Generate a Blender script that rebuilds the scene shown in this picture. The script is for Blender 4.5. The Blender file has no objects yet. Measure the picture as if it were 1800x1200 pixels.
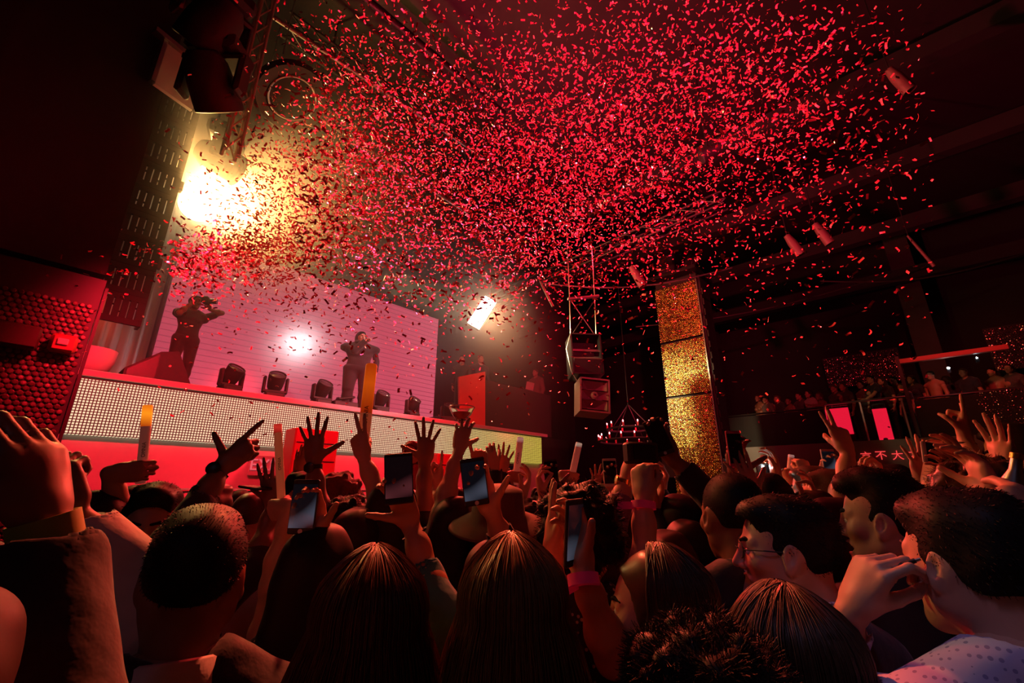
import bpy, math, random
import numpy as np
from mathutils import Vector, Matrix
random.seed(7); RNG = np.random.default_rng(7)
SC = bpy.context.scene
COL = SC.collection

# ------------------------------------------------------------------ camera
FPX, PITCH, YAW, EYE = 780.0, math.radians(18.3), math.radians(41.7), 1.75
FW = np.array([math.cos(YAW)*math.cos(PITCH), math.sin(YAW)*math.cos(PITCH), math.sin(PITCH)])
RT = np.array([math.sin(YAW), -math.cos(YAW), 0.0])
UP = np.cross(RT, FW)
FH = np.array([math.cos(YAW), math.sin(YAW), 0.0])
CAM = np.array([0.0, 0.0, EYE])
cd = bpy.data.cameras.new('camera'); cam = bpy.data.objects.new('camera', cd); COL.objects.link(cam)
cd.sensor_width = 36.0; cd.lens = FPX/1800*36.0; cd.clip_start = 0.05; cd.clip_end = 200
cam.matrix_world = Matrix(((RT[0], UP[0], -FW[0], 0), (RT[1], UP[1], -FW[1], 0), (RT[2], UP[2], -FW[2], EYE), (0, 0, 0, 1)))
SC.camera = cam

# ------------------------------------------------------------------ world, exposure
w = bpy.data.worlds.new('world'); SC.world = w; w.use_nodes = True
w.node_tree.nodes['Background'].inputs[0].default_value = (0.006, 0.003, 0.004, 1)
w.node_tree.nodes['Background'].inputs[1].default_value = 0.35
SC.view_settings.view_transform = 'Standard'; SC.view_settings.look = 'None'
SC.view_settings.exposure = 0.0; SC.view_settings.gamma = 1.0; SC.view_settings.use_curve_mapping = False
SC.cycles.max_bounces = 5; SC.cycles.volume_bounces = 0; SC.cycles.use_denoising = True
SC.cycles.transparent_max_bounces = 8
SC.cycles.sample_clamp_indirect = 3.0

# ------------------------------------------------------------------ lights of the venue
def lamp(name, kind, loc, target, power, col, size=0.2, spot=60, blend=0.6, shape=None):
    l = bpy.data.lights.new(name, kind); l.energy = power; l.color = col
    if kind == 'SPOT': l.spot_size = math.radians(spot); l.spot_blend = blend; l.shadow_soft_size = size
    if kind == 'POINT': l.shadow_soft_size = size
    if kind == 'AREA':
        l.size = size
        if shape: l.shape = 'RECTANGLE'; l.size = shape[0]; l.size_y = shape[1]
    o = bpy.data.objects.new(name, l); COL.objects.link(o); o.location = loc
    d = Vector(target) - Vector(loc)
    o.rotation_euler = d.to_track_quat('-Z', 'Y').to_euler()
    return o
RED = (1.0, 0.012, 0.03)
WARM = (1.0, 0.62, 0.2)
# flood behind the line of slotted panels, facing the room
lamp('flood_light', 'SPOT', (1.42, 9.35, 6.98), (3.2, 4.6, 7.1), 5600, (1.0, 0.5, 0.13), 0.25, 124, 1.0)
# white blinder right of the screen
lamp('blinder_light', 'SPOT', (7.62, 7.75, 6.15), (4.0, 1.0, 2.0), 430, (1.0, 0.45, 0.18), 0.3, 140, 0.9)
# follow spot on the performer
lamp('follow_spot', 'SPOT', (7.56, 2.0, 7.71), (4.6, 9.2, 4.7), 1800, (1.0, 0.88, 0.88), 0.12, 34, 0.5)
lamp('red_side_fill', 'SPOT', (-1.2, 4.6, 2.4), (-1.6, 7.0, 6.2), 120, (1.0, .03, .06), .2, 58, .9)  # added unseen red lamp tinting the dark casing beside the slotted tower
# red washes over the stage front
lamp('red_wash', 'SPOT', (0.9, 5.2, 4.6), (1.5, 8.2, 2.2), 1400, RED, 0.2, 84, 0.8)
lamp('red_wash', 'SPOT', (4.5, 4.9, 4.9), (4.7, 8.2, 2.0), 1600, RED, 0.2, 92, 0.8)
lamp('red_wash', 'SPOT', (8.6, 4.2, 7.4), (8.2, 8.4, 2.7), 750, RED, 0.2, 75, 0.8)
# unseen red lamps thrown over the crowd and up into the paper
lamp('red_crowd', 'SPOT', (2.4, 6.1, 4.8), (2.6, 0.5, 1.4), 480, (1.0, 0.02, 0.025), 0.15, 120, 0.7)
lamp('red_crowd', 'SPOT', (6.6, 6.1, 5.4), (3.8, -.6, 1.5), 2300, (1.0, 0.03, 0.025), 0.15, 120, 0.7)
lamp('red_air', 'SPOT', (3.0, 6.2, 3.5), (4.6, 2.2, 7.7), 6000, (1.0, 0.03, 0.09), 0.2, 110, 0.8)
lamp('red_air', 'SPOT', (0.2, -1.5, 6.0), (6.0, 2.2, 7.4), 4200, (1.0, 0.025, 0.09), 0.2, 62, 0.8)
lamp('crowd_back_light', 'SPOT', (5.4, 6.3, 8.8), (.68, .66, 1.58), 13000, (1.0, .13, .05), .15, 9.5, .9)
# red lamp over the drape at the end of the stage
lamp('drape_red', 'SPOT', (0.5, 10.2, 5.7), (0.3, 10.9, 4.3), 70, (1.0, .06, .03), .15, 75, .8)
# spot on the gold pillar
lamp('pillar_spot', 'SPOT', (4.2, 7.2, 5.7), (11.5, 4.35, 4.0), 5600, (1.0, 0.8, 0.4), 0.3, 21, 1.0)
lamp('pillar_red', 'SPOT', (6.2, 2.6, 7.9), (11.5, 4.1, 6.4), 500, (1.0, 0.12, 0.06), 0.1, 34, 0.9)
# cool house light behind the camera, on shirts and shoulders
lamp('house_light', 'SPOT', (-.8, .4, 4.6), (1.2, -.1, 1.25), 45, (0.66, 0.5, 1.0), 0.25, 20, 0.9)
lamp('house_light', 'SPOT', (-2.8, -0.5, 4.5), (0.6, 0.9, 1.1), 7, (0.6, 0.6, 1.0), 0.3, 50, 0.8)
# ================================================================== helpers
def nd(*a): return np.array(a, float)
def unit(v): v = np.asarray(v, float); return v/(np.linalg.norm(v)+1e-12)
def ray(x, y): return FW + RT*(x-900)/FPX + UP*(600-y)/FPX
def at(x, y, D): d = ray(x, y); return CAM + d*D/math.hypot(d[0], d[1])
def onX(x, y, X): d = ray(x, y); return CAM + d*X/d[0]
def onY(x, y, Y): d = ray(x, y); return CAM + d*Y/d[1]
def proj(p):
    v = np.asarray(p)-CAM; z = v @ FW
    return 900+FPX*(v @ RT)/z, 600-FPX*(v @ UP)/z

def mat(name, col, rough=0.6, metal=0.0, emit=None, es=1.0, spec=0.5, noise=0.0, nscale=20.0, bump=0.0, coat=0.0, sheen=0.0):
    m = bpy.data.materials.new(name); m.use_nodes = True
    nt = m.node_tree; b = nt.nodes['Principled BSDF']
    b.inputs['Base Color'].default_value = (*col, 1); b.inputs['Roughness'].default_value = rough
    b.inputs['Metallic'].default_value = metal; b.inputs['Specular IOR Level'].default_value = spec
    b.inputs['Coat Weight'].default_value = coat
    if sheen: b.inputs['Sheen Weight'].default_value = sheen
    if emit: b.inputs['Emission Color'].default_value = (*emit, 1); b.inputs['Emission Strength'].default_value = es
    if noise or bump:
        tc = nt.nodes.new('ShaderNodeTexCoord'); n = nt.nodes.new('ShaderNodeTexNoise')
        n.inputs['Scale'].default_value = nscale; n.inputs['Detail'].default_value = 3
        nt.links.new(tc.outputs['Object'], n.inputs['Vector'])
        if noise:
            mx = nt.nodes.new('ShaderNodeMix'); mx.data_type = 'RGBA'
            mx.inputs[6].default_value = (*[c*(1-noise) for c in col], 1)
            mx.inputs[7].default_value = (*[min(1, c*(1+noise)) for c in col], 1)
            nt.links.new(n.outputs['Fac'], mx.inputs[0]); nt.links.new(mx.outputs[2], b.inputs['Base Color'])
        if bump:
            bp = nt.nodes.new('ShaderNodeBump'); bp.inputs['Strength'].default_value = bump; bp.inputs['Distance'].default_value = 0.01
            nt.links.new(n.outputs['Fac'], bp.inputs['Height']); nt.links.new(bp.outputs['Normal'], b.inputs['Normal'])
    return m

def tag(o, label=None, cat=None, group=None, kind=None):
    if label: o['label'] = label
    if cat: o['category'] = cat
    if group: o['group'] = group
    if kind: o['kind'] = kind
    return o
def empty(name, loc, label=None, cat=None, group=None, rz=0.0):
    o = bpy.data.objects.new(name, None); COL.objects.link(o); o.location = loc; o.rotation_euler = (0, 0, rz)
    o.empty_display_size = 0.1
    return tag(o, label, cat, group)
def link(name, me, parent=None, loc=None):
    o = bpy.data.objects.new(name, me); COL.objects.link(o)
    if parent is not None: o.parent = parent
    if loc is not None: o.location = loc
    return o
def quads_mesh(name, V, Q, m=None, smooth=True):
    me = bpy.data.meshes.new(name)
    V = np.asarray(V, np.float32); Q = np.asarray(Q, np.int32)
    me.vertices.add(len(V)); me.vertices.foreach_set('co', V.ravel())
    me.loops.add(Q.size); me.loops.foreach_set('vertex_index', Q.ravel())
    me.polygons.add(len(Q)); me.polygons.foreach_set('loop_start', np.arange(0, Q.size, Q.shape[1], dtype=np.int32))
    me.update(calc_edges=True)
    if smooth: me.polygons.foreach_set('use_smooth', np.ones(len(Q), bool))
    if m: me.materials.append(m)
    return me
def cat_mesh(parts):
    Vs, Qs, n = [], [], 0
    for V, Q in parts:
        Vs.append(V); Qs.append(np.asarray(Q)+n); n += len(V)
    return np.concatenate(Vs), np.concatenate(Qs)

def frame(d, hint=(0, 0, 1)):
    z = unit(d); x = np.cross(hint, z)
    if np.linalg.norm(x) < 1e-4: x = np.cross((1, 0, 0), z)
    x = unit(x); return x, np.cross(z, x), z

class MB:
    """collects shapes into one mesh"""
    def __init__(s): s.v = []; s.f = []; s.mi = []; s.cur = 0
    def add(s, vs, fs):
        n = len(s.v); s.v += [tuple(map(float, v)) for v in vs]
        s.f += [tuple(i+n for i in f) for f in fs]; s.mi += [s.cur]*len(fs); return s
    def box(s, c, size, R=None, bev=0.0):
        c = np.asarray(c, float); h = np.asarray(size, float)/2
        R = np.eye(3) if R is None else np.asarray(R)
        if bev <= 0:
            vs = [c + R @ (h*nd(i, j, k)) for i in (-1, 1) for j in (-1, 1) for k in (-1, 1)]
            return s.add(vs, [(0, 1, 3, 2), (4, 6, 7, 5), (0, 4, 5, 1), (2, 3, 7, 6), (0, 2, 6, 4), (1, 5, 7, 3)])
        b = min(bev, min(h)*0.9); P = {}
        vs = []
        for i in (-1, 1):
            for j in (-1, 1):
                for k in (-1, 1):
                    for a in range(3):
                        p = nd(i, j, k)*h; sg = nd(i, j, k)
                        q = p - sg*b; q[a] = p[a]
                        P[(i, j, k, a)] = len(vs); vs.append(c + R @ q)
        fs = []
        for a in range(3):
            o1, o2 = [(1, 2), (2, 0), (0, 1)][a]
            for sg in (-1, 1):
                ring = []
                for (u, v) in ((-1, -1), (1, -1), (1, 1), (-1, 1)):
                    t = [0, 0, 0]; t[a] = sg; t[o1] = u; t[o2] = v; ring.append(P[(*t, a)])
                fs.append(ring if sg > 0 else ring[::-1])
        for a in range(3):
            o1, o2 = [(1, 2), (2, 0), (0, 1)][a]
            for u in (-1, 1):
                for v in (-1, 1):
                    t0 = [0, 0, 0]; t0[a] = -1; t0[o1] = u; t0[o2] = v; t1 = list(t0); t1[a] = 1
                    fs.append((P[(*t0, o1)], P[(*t1, o1)], P[(*t1, o2)], P[(*t0, o2)]))
        for i in (-1, 1):
            for j in (-1, 1):
                for k in (-1, 1): fs.append(tuple(P[(i, j, k, a)] for a in range(3)))
        return s.add(vs, fs)
    def tube(s, pts, r, n=8, cap=True, closed=False):
        pts = [np.asarray(p, float) for p in pts]; m = len(pts)
        rr = [r]*m if np.isscalar(r) else list(r)
        vs = []; x = None
        for i, p in enumerate(pts):
            a = pts[(i-1) % m] if (i > 0 or closed) else p; b = pts[(i+1) % m] if (i < m-1 or closed) else p
            t = unit(b-a)
            if x is None: x, y, _ = frame(t, (0, 0, 1) if abs(t[2]) < 0.9 else (1, 0, 0))
            else: x = unit(x - t*(x @ t)); y = np.cross(t, x)
            for k in range(n):
                an = 2*math.pi*k/n; vs.append(p + rr[i]*(x*math.cos(an)+y*math.sin(an)))
        fs = []
        for i in range(m if closed else m-1):
            j = (i+1) % m
            for k in range(n): fs.append((i*n+k, i*n+(k+1) % n, j*n+(k+1) % n, j*n+k))
        if cap and not closed: fs += [tuple(range(n))[::-1], tuple((m-1)*n+k for k in range(n))]
        return s.add(vs, fs)
    def cyl(s, a, b, r, n=16, r2=None): return s.tube([a, b], [r, r if r2 is None else r2], n)
    def lathe(s, prof, c, axis=(0, 0, 1), n=24, squash=1.0):
        x, y, z = frame(axis, (0, 1, 0.01)); c = np.asarray(c, float); vs = []
        for (r, h) in prof:
            for k in range(n):
                an = 2*math.pi*k/n; vs.append(c + z*h + r*(x*math.cos(an)+squash*y*math.sin(an)))
        m = len(prof); fs = []
        for i in range(m-1):
            for k in range(n): fs.append((i*n+k, i*n+(k+1) % n, (i+1)*n+(k+1) % n, (i+1)*n+k))
        if prof[0][0] > 1e-6: fs.append(tuple(range(n))[::-1])
        if prof[-1][0] > 1e-6: fs.append(tuple((m-1)*n+k for k in range(n)))
        return s.add(vs, fs)
    def ball(s, c, r, n=12, R=None):
        c = np.asarray(c, float); r = np.ones(3)*r; R = np.eye(3) if R is None else R
        vs = []; m = n//2
        for i in range(m+1):
            th = math.pi*i/m
            for k in range(n):
                an = 2*math.pi*k/n
                vs.append(c + R @ (r*nd(math.sin(th)*math.cos(an), math.sin(th)*math.sin(an), -math.cos(th))))
        fs = [(i*n+k, i*n+(k+1) % n, (i+1)*n+(k+1) % n, (i+1)*n+k) for i in range(m) for k in range(n)]
        return s.add(vs, fs)
    def prism(s, poly, origin, ex, ey, depth):
        o = np.asarray(origin, float); ex = np.asarray(ex, float); ey = np.asarray(ey, float); nz = unit(np.cross(ex, ey))
        n = len(poly); vs = [o+ex*p[0]+ey*p[1] for p in poly]+[o+ex*p[0]+ey*p[1]+nz*depth for p in poly]
        fs = [tuple(range(n))[::-1], tuple(range(n, 2*n))]+[(i, (i+1) % n, n+(i+1) % n, n+i) for i in range(n)]
        return s.add(vs, fs)
    def build(s, name, m, parent=None, smooth=True, loc=None):
        """parent's world location is subtracted, so shapes are given in world coordinates"""
        off = np.zeros(3)
        if parent is not None:
            off = ORG[parent.name]
        V = np.array(s.v) - off
        if loc is not None: V = V - np.asarray(loc)
        me = bpy.data.meshes.new(name); me.from_pydata(V.tolist(), [], s.f)
        for q in (m if isinstance(m, (list, tuple)) else [m]): me.materials.append(q)
        if len(me.materials) > 1: me.polygons.foreach_set('material_index', s.mi)
        if smooth:
            me.polygons.foreach_set('use_smooth', np.ones(len(me.polygons), bool))
        me.update()
        if smooth:
            try: me.set_sharp_from_angle(angle=math.radians(38))
            except Exception: pass
        o = link(name, me, parent)
        if loc is not None: o.location = loc
        ORG[o.name] = off + (np.asarray(loc) if loc is not None else 0)
        return o
ORG = {}
def thing(name, loc, label, cat, group=None):
    o = empty(name, loc, label, cat, group); ORG[o.name] = np.asarray(loc, float); return o
def copy_tree(o, loc, label=None, parent=None, rz=None):
    c = o.copy(); COL.objects.link(c)
    if parent is None:
        c.location = loc
        if rz is not None: c.rotation_euler = (0, 0, rz)
        if label: c['label'] = label
    else: c.parent = parent
    for ch in o.children: copy_tree(ch, None, None, c)
    return c

# ------------------------------------------------------------------ smooth distance-field modelling
def sdf_mesh(prims, vox, post=None):
    """prims: ('c',a,b,ra,rb,k) tapered capsule, ('e',c,r,R,k) ellipsoid; capitals are carved away."""
    lo = np.full(3, 1e9); hi = -lo
    for p in prims:
        if p[0] == 'c':
            r = max(p[3], p[4]); lo = np.minimum(lo, np.minimum(p[1], p[2])-r); hi = np.maximum(hi, np.maximum(p[1], p[2])+r)
        elif p[0] == 'e':
            r = max(p[2]) if p[3] is not None else np.asarray(p[2]); lo = np.minimum(lo, np.asarray(p[1])-r); hi = np.maximum(hi, np.asarray(p[1])+r)
    lo -= 3.1*vox; hi += 3.1*vox
    n = np.ceil((hi-lo)/vox).astype(int)+1
    f = np.full(n, 1.0, np.float32)
    ax = [(lo[i]+vox*np.arange(n[i])).astype(np.float32) for i in range(3)]
    for p in prims:
        t = p[0].lower(); k = p[-1]; m = k+4*vox
        if t == 'c':
            a = np.asarray(p[1], float); b = np.asarray(p[2], float); r = max(p[3], p[4]); l = np.minimum(a, b)-r-m; h = np.maximum(a, b)+r+m
        else:
            c = np.asarray(p[1], float); rr = np.asarray(p[2], float); r = max(rr); l = c-r-m; h = c+r+m
        i0 = np.clip(np.floor((l-lo)/vox).astype(int), 0, n); i1 = np.clip(np.ceil((h-lo)/vox).astype(int)+1, 0, n)
        if np.any(i1 <= i0): continue
        sl = tuple(slice(i0[i], i1[i]) for i in range(3))
        X = ax[0][sl[0]][:, None, None]; Y = ax[1][sl[1]][None, :, None]; Z = ax[2][sl[2]][None, None, :]
        if t == 'c':
            ba = b-a; L2 = float(ba @ ba)+1e-12
            pa = (X-a[0], Y-a[1], Z-a[2])
            hh = np.clip((pa[0]*ba[0]+pa[1]*ba[1]+pa[2]*ba[2])/L2, 0, 1)
            d = np.sqrt((pa[0]-hh*ba[0])**2+(pa[1]-hh*ba[1])**2+(pa[2]-hh*ba[2])**2)-(p[3]+hh*(p[4]-p[3]))
        else:
            q = (X-c[0], Y-c[1], Z-c[2])
            if p[3] is not None:
                R = np.asarray(p[3]); q = tuple(q[0]*R[0, i]+q[1]*R[1, i]+q[2]*R[2, i] for i in range(3))
            k0 = np.sqrt((q[0]/rr[0])**2+(q[1]/rr[1])**2+(q[2]/rr[2])**2)
            k1 = np.sqrt((q[0]/rr[0]**2)**2+(q[1]/rr[1]**2)**2+(q[2]/rr[2]**2)**2)+1e-9
            d = k0*(k0-1)/k1
        g = f[sl]
        if p[0].islower():
            hgt = np.maximum(k-np.abs(g-d), 0)/max(k, 1e-6); f[sl] = np.minimum(g, d)-hgt*hgt*k*0.25
        else:
            d = -d; hgt = np.maximum(k-np.abs(g-d), 0)/max(k, 1e-6); f[sl] = np.maximum(g, d)+hgt*hgt*k*0.25
    if post is not None:
        f = post(f, ax[0][:, None, None], ax[1][None, :, None], ax[2][None, None, :]).astype(np.float32)
    return surface_nets(f, lo, vox)
def surface_nets(f, lo, vox):
    s = f < 0
    c = s[:-1, :-1, :-1].astype(np.int8)
    tot = np.zeros(c.shape, np.int8)
    for i in (0, 1):
        for j in (0, 1):
            for k in (0, 1): tot += s[i:s.shape[0]-1+i, j:s.shape[1]-1+j, k:s.shape[2]-1+k]
    act = np.argwhere((tot > 0) & (tot < 8))
    ids = np.full(c.shape, -1, np.int32); ids[tuple(act.T)] = np.arange(len(act))
    P = np.zeros((len(act), 3)); cnt = np.zeros(len(act))
    corn = [(i, j, k) for i in (0, 1) for j in (0, 1) for k in (0, 1)]
    val = {q: f[act[:, 0]+q[0], act[:, 1]+q[1], act[:, 2]+q[2]] for q in corn}
    for q in corn:
        for a in range(3):
            if q[a] == 0:
                q2 = list(q); q2[a] = 1; va, vb = val[q], val[tuple(q2)]
                x = (va < 0) != (vb < 0); t = np.where(x, va/(va-vb+1e-20), 0)
                pt = np.array(q, float)[None, :].repeat(len(act), 0); pt[:, a] += t
                P += pt*x[:, None]; cnt += x
    V = lo + vox*(act + P/np.maximum(cnt, 1)[:, None])
    Q = []
    for a in range(3):
        b, d = (a+1) % 3, (a+2) % 3
        s0 = np.moveaxis(s, (a, b, d), (0, 1, 2)); cr = s0[:-1, 1:-1, 1:-1] != s0[1:, 1:-1, 1:-1]
        e = np.argwhere(cr)
        if not len(e): continue
        idm = np.moveaxis(ids, (a, b, d), (0, 1, 2)); sg = s0[:-1, 1:-1, 1:-1][cr]
        i, j, k = e[:, 0], e[:, 1], e[:, 2]
        q = np.stack([idm[i, j, k], idm[i, j+1, k], idm[i, j+1, k+1], idm[i, j, k+1]], 1)
        q = np.where(sg[:, None], q, q[:, ::-1]); Q.append(q)
    return V, np.concatenate(Q)
def rotz(a): c, s = math.cos(a), math.sin(a); return np.array([[c, -s, 0], [s, c, 0], [0, 0, 1]])
# ================================================================== the venue
BLACK = mat('black_paint', (0.02, 0.018, 0.018), 0.6); MATTE = mat('matte_black', (0.012, 0.011, 0.011), 0.85)
STEEL = mat('steel', (0.42, 0.4, 0.38), 0.35, 1.0); DARKMETAL = mat('dark_metal', (0.06, 0.055, 0.055), 0.4, 0.8)
GREYPAINT = mat('grey_paint', (0.5, 0.45, 0.45), 0.6, noise=0.15, nscale=3); CHARCOAL = mat('charcoal_wall', (0.045, 0.038, 0.036), 0.8, noise=0.3, nscale=2)
FLOORM = mat('dark_floor', (0.03, 0.025, 0.025), 0.35, noise=0.3, nscale=4)
GOLD = mat('gold_cap', (0.95, 0.6, 0.13), 0.27, 1.0); BRONZE = mat('bronze_cap', (0.1, 0.045, 0.04), 0.5, 0.3); SEQ = mat('sequin', (0.7, 0.4, 0.35), 0.2, 1.0)
LENS = mat('lens', (0.05, 0.05, 0.06), 0.08, coat=0.6); WHITEP = mat('white_plastic', (0.7, 0.68, 0.66), 0.4)
REDDARK = mat('dark_red_box', (.3, .012, .015), .6)
REDPAINT = mat('red_panel', (0.75, 0.05, 0.04), 0.5)
def emis(name, col, s): return mat(name, (0.02, 0.02, 0.02), 0.5, emit=col, es=s)
def struct(name, mb, m, smooth=False):
    o = mb.build(name, m, None, smooth); o['kind'] = 'structure'; return o

struct('floor', MB().box((7.25, 2.5, -0.1), (24.9, 21.4, 0.2)), FLOORM)
struct('ceiling', MB().box((7.25, 2.5, 10.7), (24.9, 21.4, 0.2)), MATTE)
struct('wall_left', MB().box((7.25, 13.1, 5.3), (24.9, 0.2, 10.6)), CHARCOAL)
struct('wall_right', MB().box((7.25, -8.1, 5.3), (24.9, 0.2, 10.6)), MATTE)
struct('wall_front', MB().box((19.6, 2.5, 5.3), (0.2, 21.0, 10.6)), MATTE)
struct('wall_back', MB().box((-5.1, 2.5, 5.3), (0.2, 21.0, 10.6)), MATTE)

# ---- stage
def led_material(name, pitch, stops, gap, strength, lines=False):
    m = bpy.data.materials.new(name); m.use_nodes = True; nt = m.node_tree; b = nt.nodes['Principled BSDF']; N = nt.nodes.new; Lk = nt.links.new
    b.inputs['Base Color'].default_value = (0.05, 0.045, 0.05, 1) if not lines else (0.07, 0.03, 0.04, 1)
    b.inputs['Roughness'].default_value = 0.2
    tc = N('ShaderNodeTexCoord'); sp = N('ShaderNodeSeparateXYZ'); Lk(tc.outputs['Object'], sp.inputs[0])
    def mth(op, a, bb=None, c=None):
        n = N('ShaderNodeMath'); n.operation = op
        for i, v in enumerate((a, bb, c)):
            if v is None: continue
            if isinstance(v, (int, float)): n.inputs[i].default_value = v
            else: Lk(v, n.inputs[i])
        return n.outputs[0]
    mr = N('ShaderNodeMapRange'); mr.inputs[1].default_value = stops[0][0]; mr.inputs[2].default_value = stops[-1][0]; Lk(sp.outputs[0], mr.inputs[0])
    cr = N('ShaderNodeValToRGB'); Lk(mr.outputs[0], cr.inputs[0]); el = cr.color_ramp.elements; x0, x1 = stops[0][0], stops[-1][0]
    while len(el) < len(stops): el.new(0.5)
    for e, (x, c) in zip(el, stops): e.position = (x-x0)/(x1-x0); e.color = (*c, 1)
    fz = mth('FRACT', mth('DIVIDE', sp.outputs[2], pitch)); dz = mth('ABSOLUTE', mth('SUBTRACT', fz, 0.5))
    if lines:
        msk = mth('SMOOTH_MIN', mth('MULTIPLY', mth('SUBTRACT', 0.5, dz), 9.0), 1.0, 0.3)
        fx = mth('FRACT', mth('DIVIDE', sp.outputs[0], 0.03)); fz2 = mth('FRACT', mth('DIVIDE', sp.outputs[2], 0.03))
        d2 = mth('ADD', mth('ABSOLUTE', mth('SUBTRACT', fx, .5)), mth('ABSOLUTE', mth('SUBTRACT', fz2, .5)))
        msk = mth('MULTIPLY', msk, mth('SUBTRACT', 1.12, mth('MULTIPLY', d2, 0.3)))
    else:
        fx = mth('FRACT', mth('DIVIDE', sp.outputs[0], pitch)); dx = mth('ABSOLUTE', mth('SUBTRACT', fx, 0.5))
        d = mth('MAXIMUM', dx, dz); msk = mth('LESS_THAN', d, 0.33)
    mx = N('ShaderNodeMix'); mx.data_type = 'RGBA'; mx.inputs[6].default_value = (*gap, 1); Lk(msk, mx.inputs[0]); Lk(cr.outputs[0], mx.inputs[7])
    Lk(mx.outputs[2], b.inputs['Emission Color']); b.inputs['Emission Strength'].default_value = strength
    return m
BAND = led_material('led_band', 0.036, [(0.4, (.98, .74, .46)), (2.2, (.86, .7, .26)), (4.2, (.84, .68, .1)), (10.2, (1.0, .86, .02))], (0.04, 0.005, 0.006), 1.0)
SCREEN = led_material('led_screen', 0.125, [(1.5, (.62, .07, .125)), (4.0, (.8, .12, .19)), (8.4, (.92, .155, .13))], (.3, .035, .07), 0.85, True)
st = thing('stage', (5.3, 10.4, 0), 'raised stage platform with a glowing yellow LED band along its front edge', 'stage')
MB().box((5.4, 8.2, 1.2), (10.2, 0.3, 2.4)).build('front_wall', GREYPAINT, st, False)
MB().box((5.34, 8.02, 2.76), (9.72, 0.12, 0.71)).build('led_band', BAND, st, False)['label'] = 'glowing band of small yellow white lights'
m = MB(); m.box((5.4, 10.5, 3.17), (10.3, 4.8, 0.12), None, .015); m.box((5.34, 8.08, 3.14), (9.9, 0.16, 0.06)); m.build('deck', BLACK, st, False)
m = MB(); m.box((5.4, 7.99, 3.2), (10.2, 0.06, 0.09), None, .01); m.build('edge_trim', GREYPAINT, st, False)
sc = thing('video_screen', (4.95, 10.7, 3.23), 'large pink LED video screen standing on the stage behind the singer', 'screen')
MB().box((4.94, 10.66, 5.07), (6.84, 0.1, 3.64)).build('display', SCREEN, sc, False)
m = MB(); m.box((4.94, 10.82, 5.07), (6.9, 0.2, 3.66)); [m.box((x, 11.0, 4.9), (0.1, 0.3, 3.3)) for x in (2, 4, 6, 8)]; m.build('backing_frame', DARKMETAL, sc, False)

# ---- hung tower of slotted panels at the left of the stage
tw = thing('slotted_tower', (-0.6, 8.2, 3.95), 'tall hung black tower of slotted panels with light shining through its slits', 'tower')
nrow = 9; z0, z1, xr, xl = 3.95, 7.9, 0.92, -2.4
for r in range(nrow):
    m = MB(); a = z0+(z1-z0)*r/nrow; h = (z1-z0)/nrow; s0, s1 = a+h*.2, a+h*.8
    m.box(((xl+xr)/2, 8.0, (a+s0)/2), (xr-xl, .05, s0-a-.004)); m.box(((xl+xr)/2, 8.0, (s1+a+h)/2), (xr-xl, .05, a+h-s1-.004))
    xs = [xr-.1-.085*i for i in range(17)]; edges = [xr]
    for x in xs: edges += [x+.0085, x-.0085]
    edges.append(xl)
    for i in range(0, len(edges), 2): m.box(((edges[i]+edges[i+1])/2, 8.0, (s0+s1)/2), (edges[i]-edges[i+1], .05, s1-s0))
    for x in xs:
        if (r*7+int(x*50)) % 3: m.box((x, 8.0, (s0+s1)/2+random.choice((-.05, .04))), (.017, .05, .012))
    m.build('slotted_panel', MATTE, tw, False)
m = MB(); m.box(((xl+xr)/2, 8.12, z1+.03), (xr-xl, .3, .06)); m.box((.9, 8.1, 5.9), (.04, .18, 3.9)); m.box((.93, 8.06, 6.4), (.08, .1, .16)); m.box((.93, 8.06, 5.0), (.08, .1, .16)); m.build('side_rail', DARKMETAL, tw, False)
m = MB(); [m.tube([(x, 8.1, z1), (x, 8.1, 10.6)], .02) for x in (-1.6, .5)]; m.build('suspension_rod', DARKMETAL, tw)

def cap_panel(mb, o, ex, ey, wid, hei, d, seed, tilt=.16, dome=.3):
    """caps packed in rows over a panel; each cap a shallow dome at its own slight tilt"""
    rs = np.random.default_rng(seed); nz = unit(np.cross(ex, ey)); o = np.asarray(o, float); rows = int(hei/(d*.88)); n = int(wid/d)
    for j in range(rows):
        for i in range(n):
            cx = d*(i+.5+(.5 if j % 2 else 0)); cy = d*.88*(j+.5)
            if cx+d*.5 > wid: continue
            nn = unit(nz+rs.normal(0, tilt, 3)); x = unit(np.cross(ex, nn)); y = np.cross(nn, x); c = o+ex*cx+ey*cy
            r = d*rs.uniform(.42, .49); vs = [c+r*(x*math.cos(a)+y*math.sin(a)) for a in np.arange(7)*math.tau/7]+[c+nn*d*dome*.6+r*.72*(x*math.cos(a)+y*math.sin(a)) for a in np.arange(7)*math.tau/7]+[c+nn*d*dome*.75]
            mb.add(vs, [(k, (k+1) % 7, 7+(k+1) % 7, 7+k) for k in range(7)]+[(7+k, 7+(k+1) % 7, 14) for k in range(7)])
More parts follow.
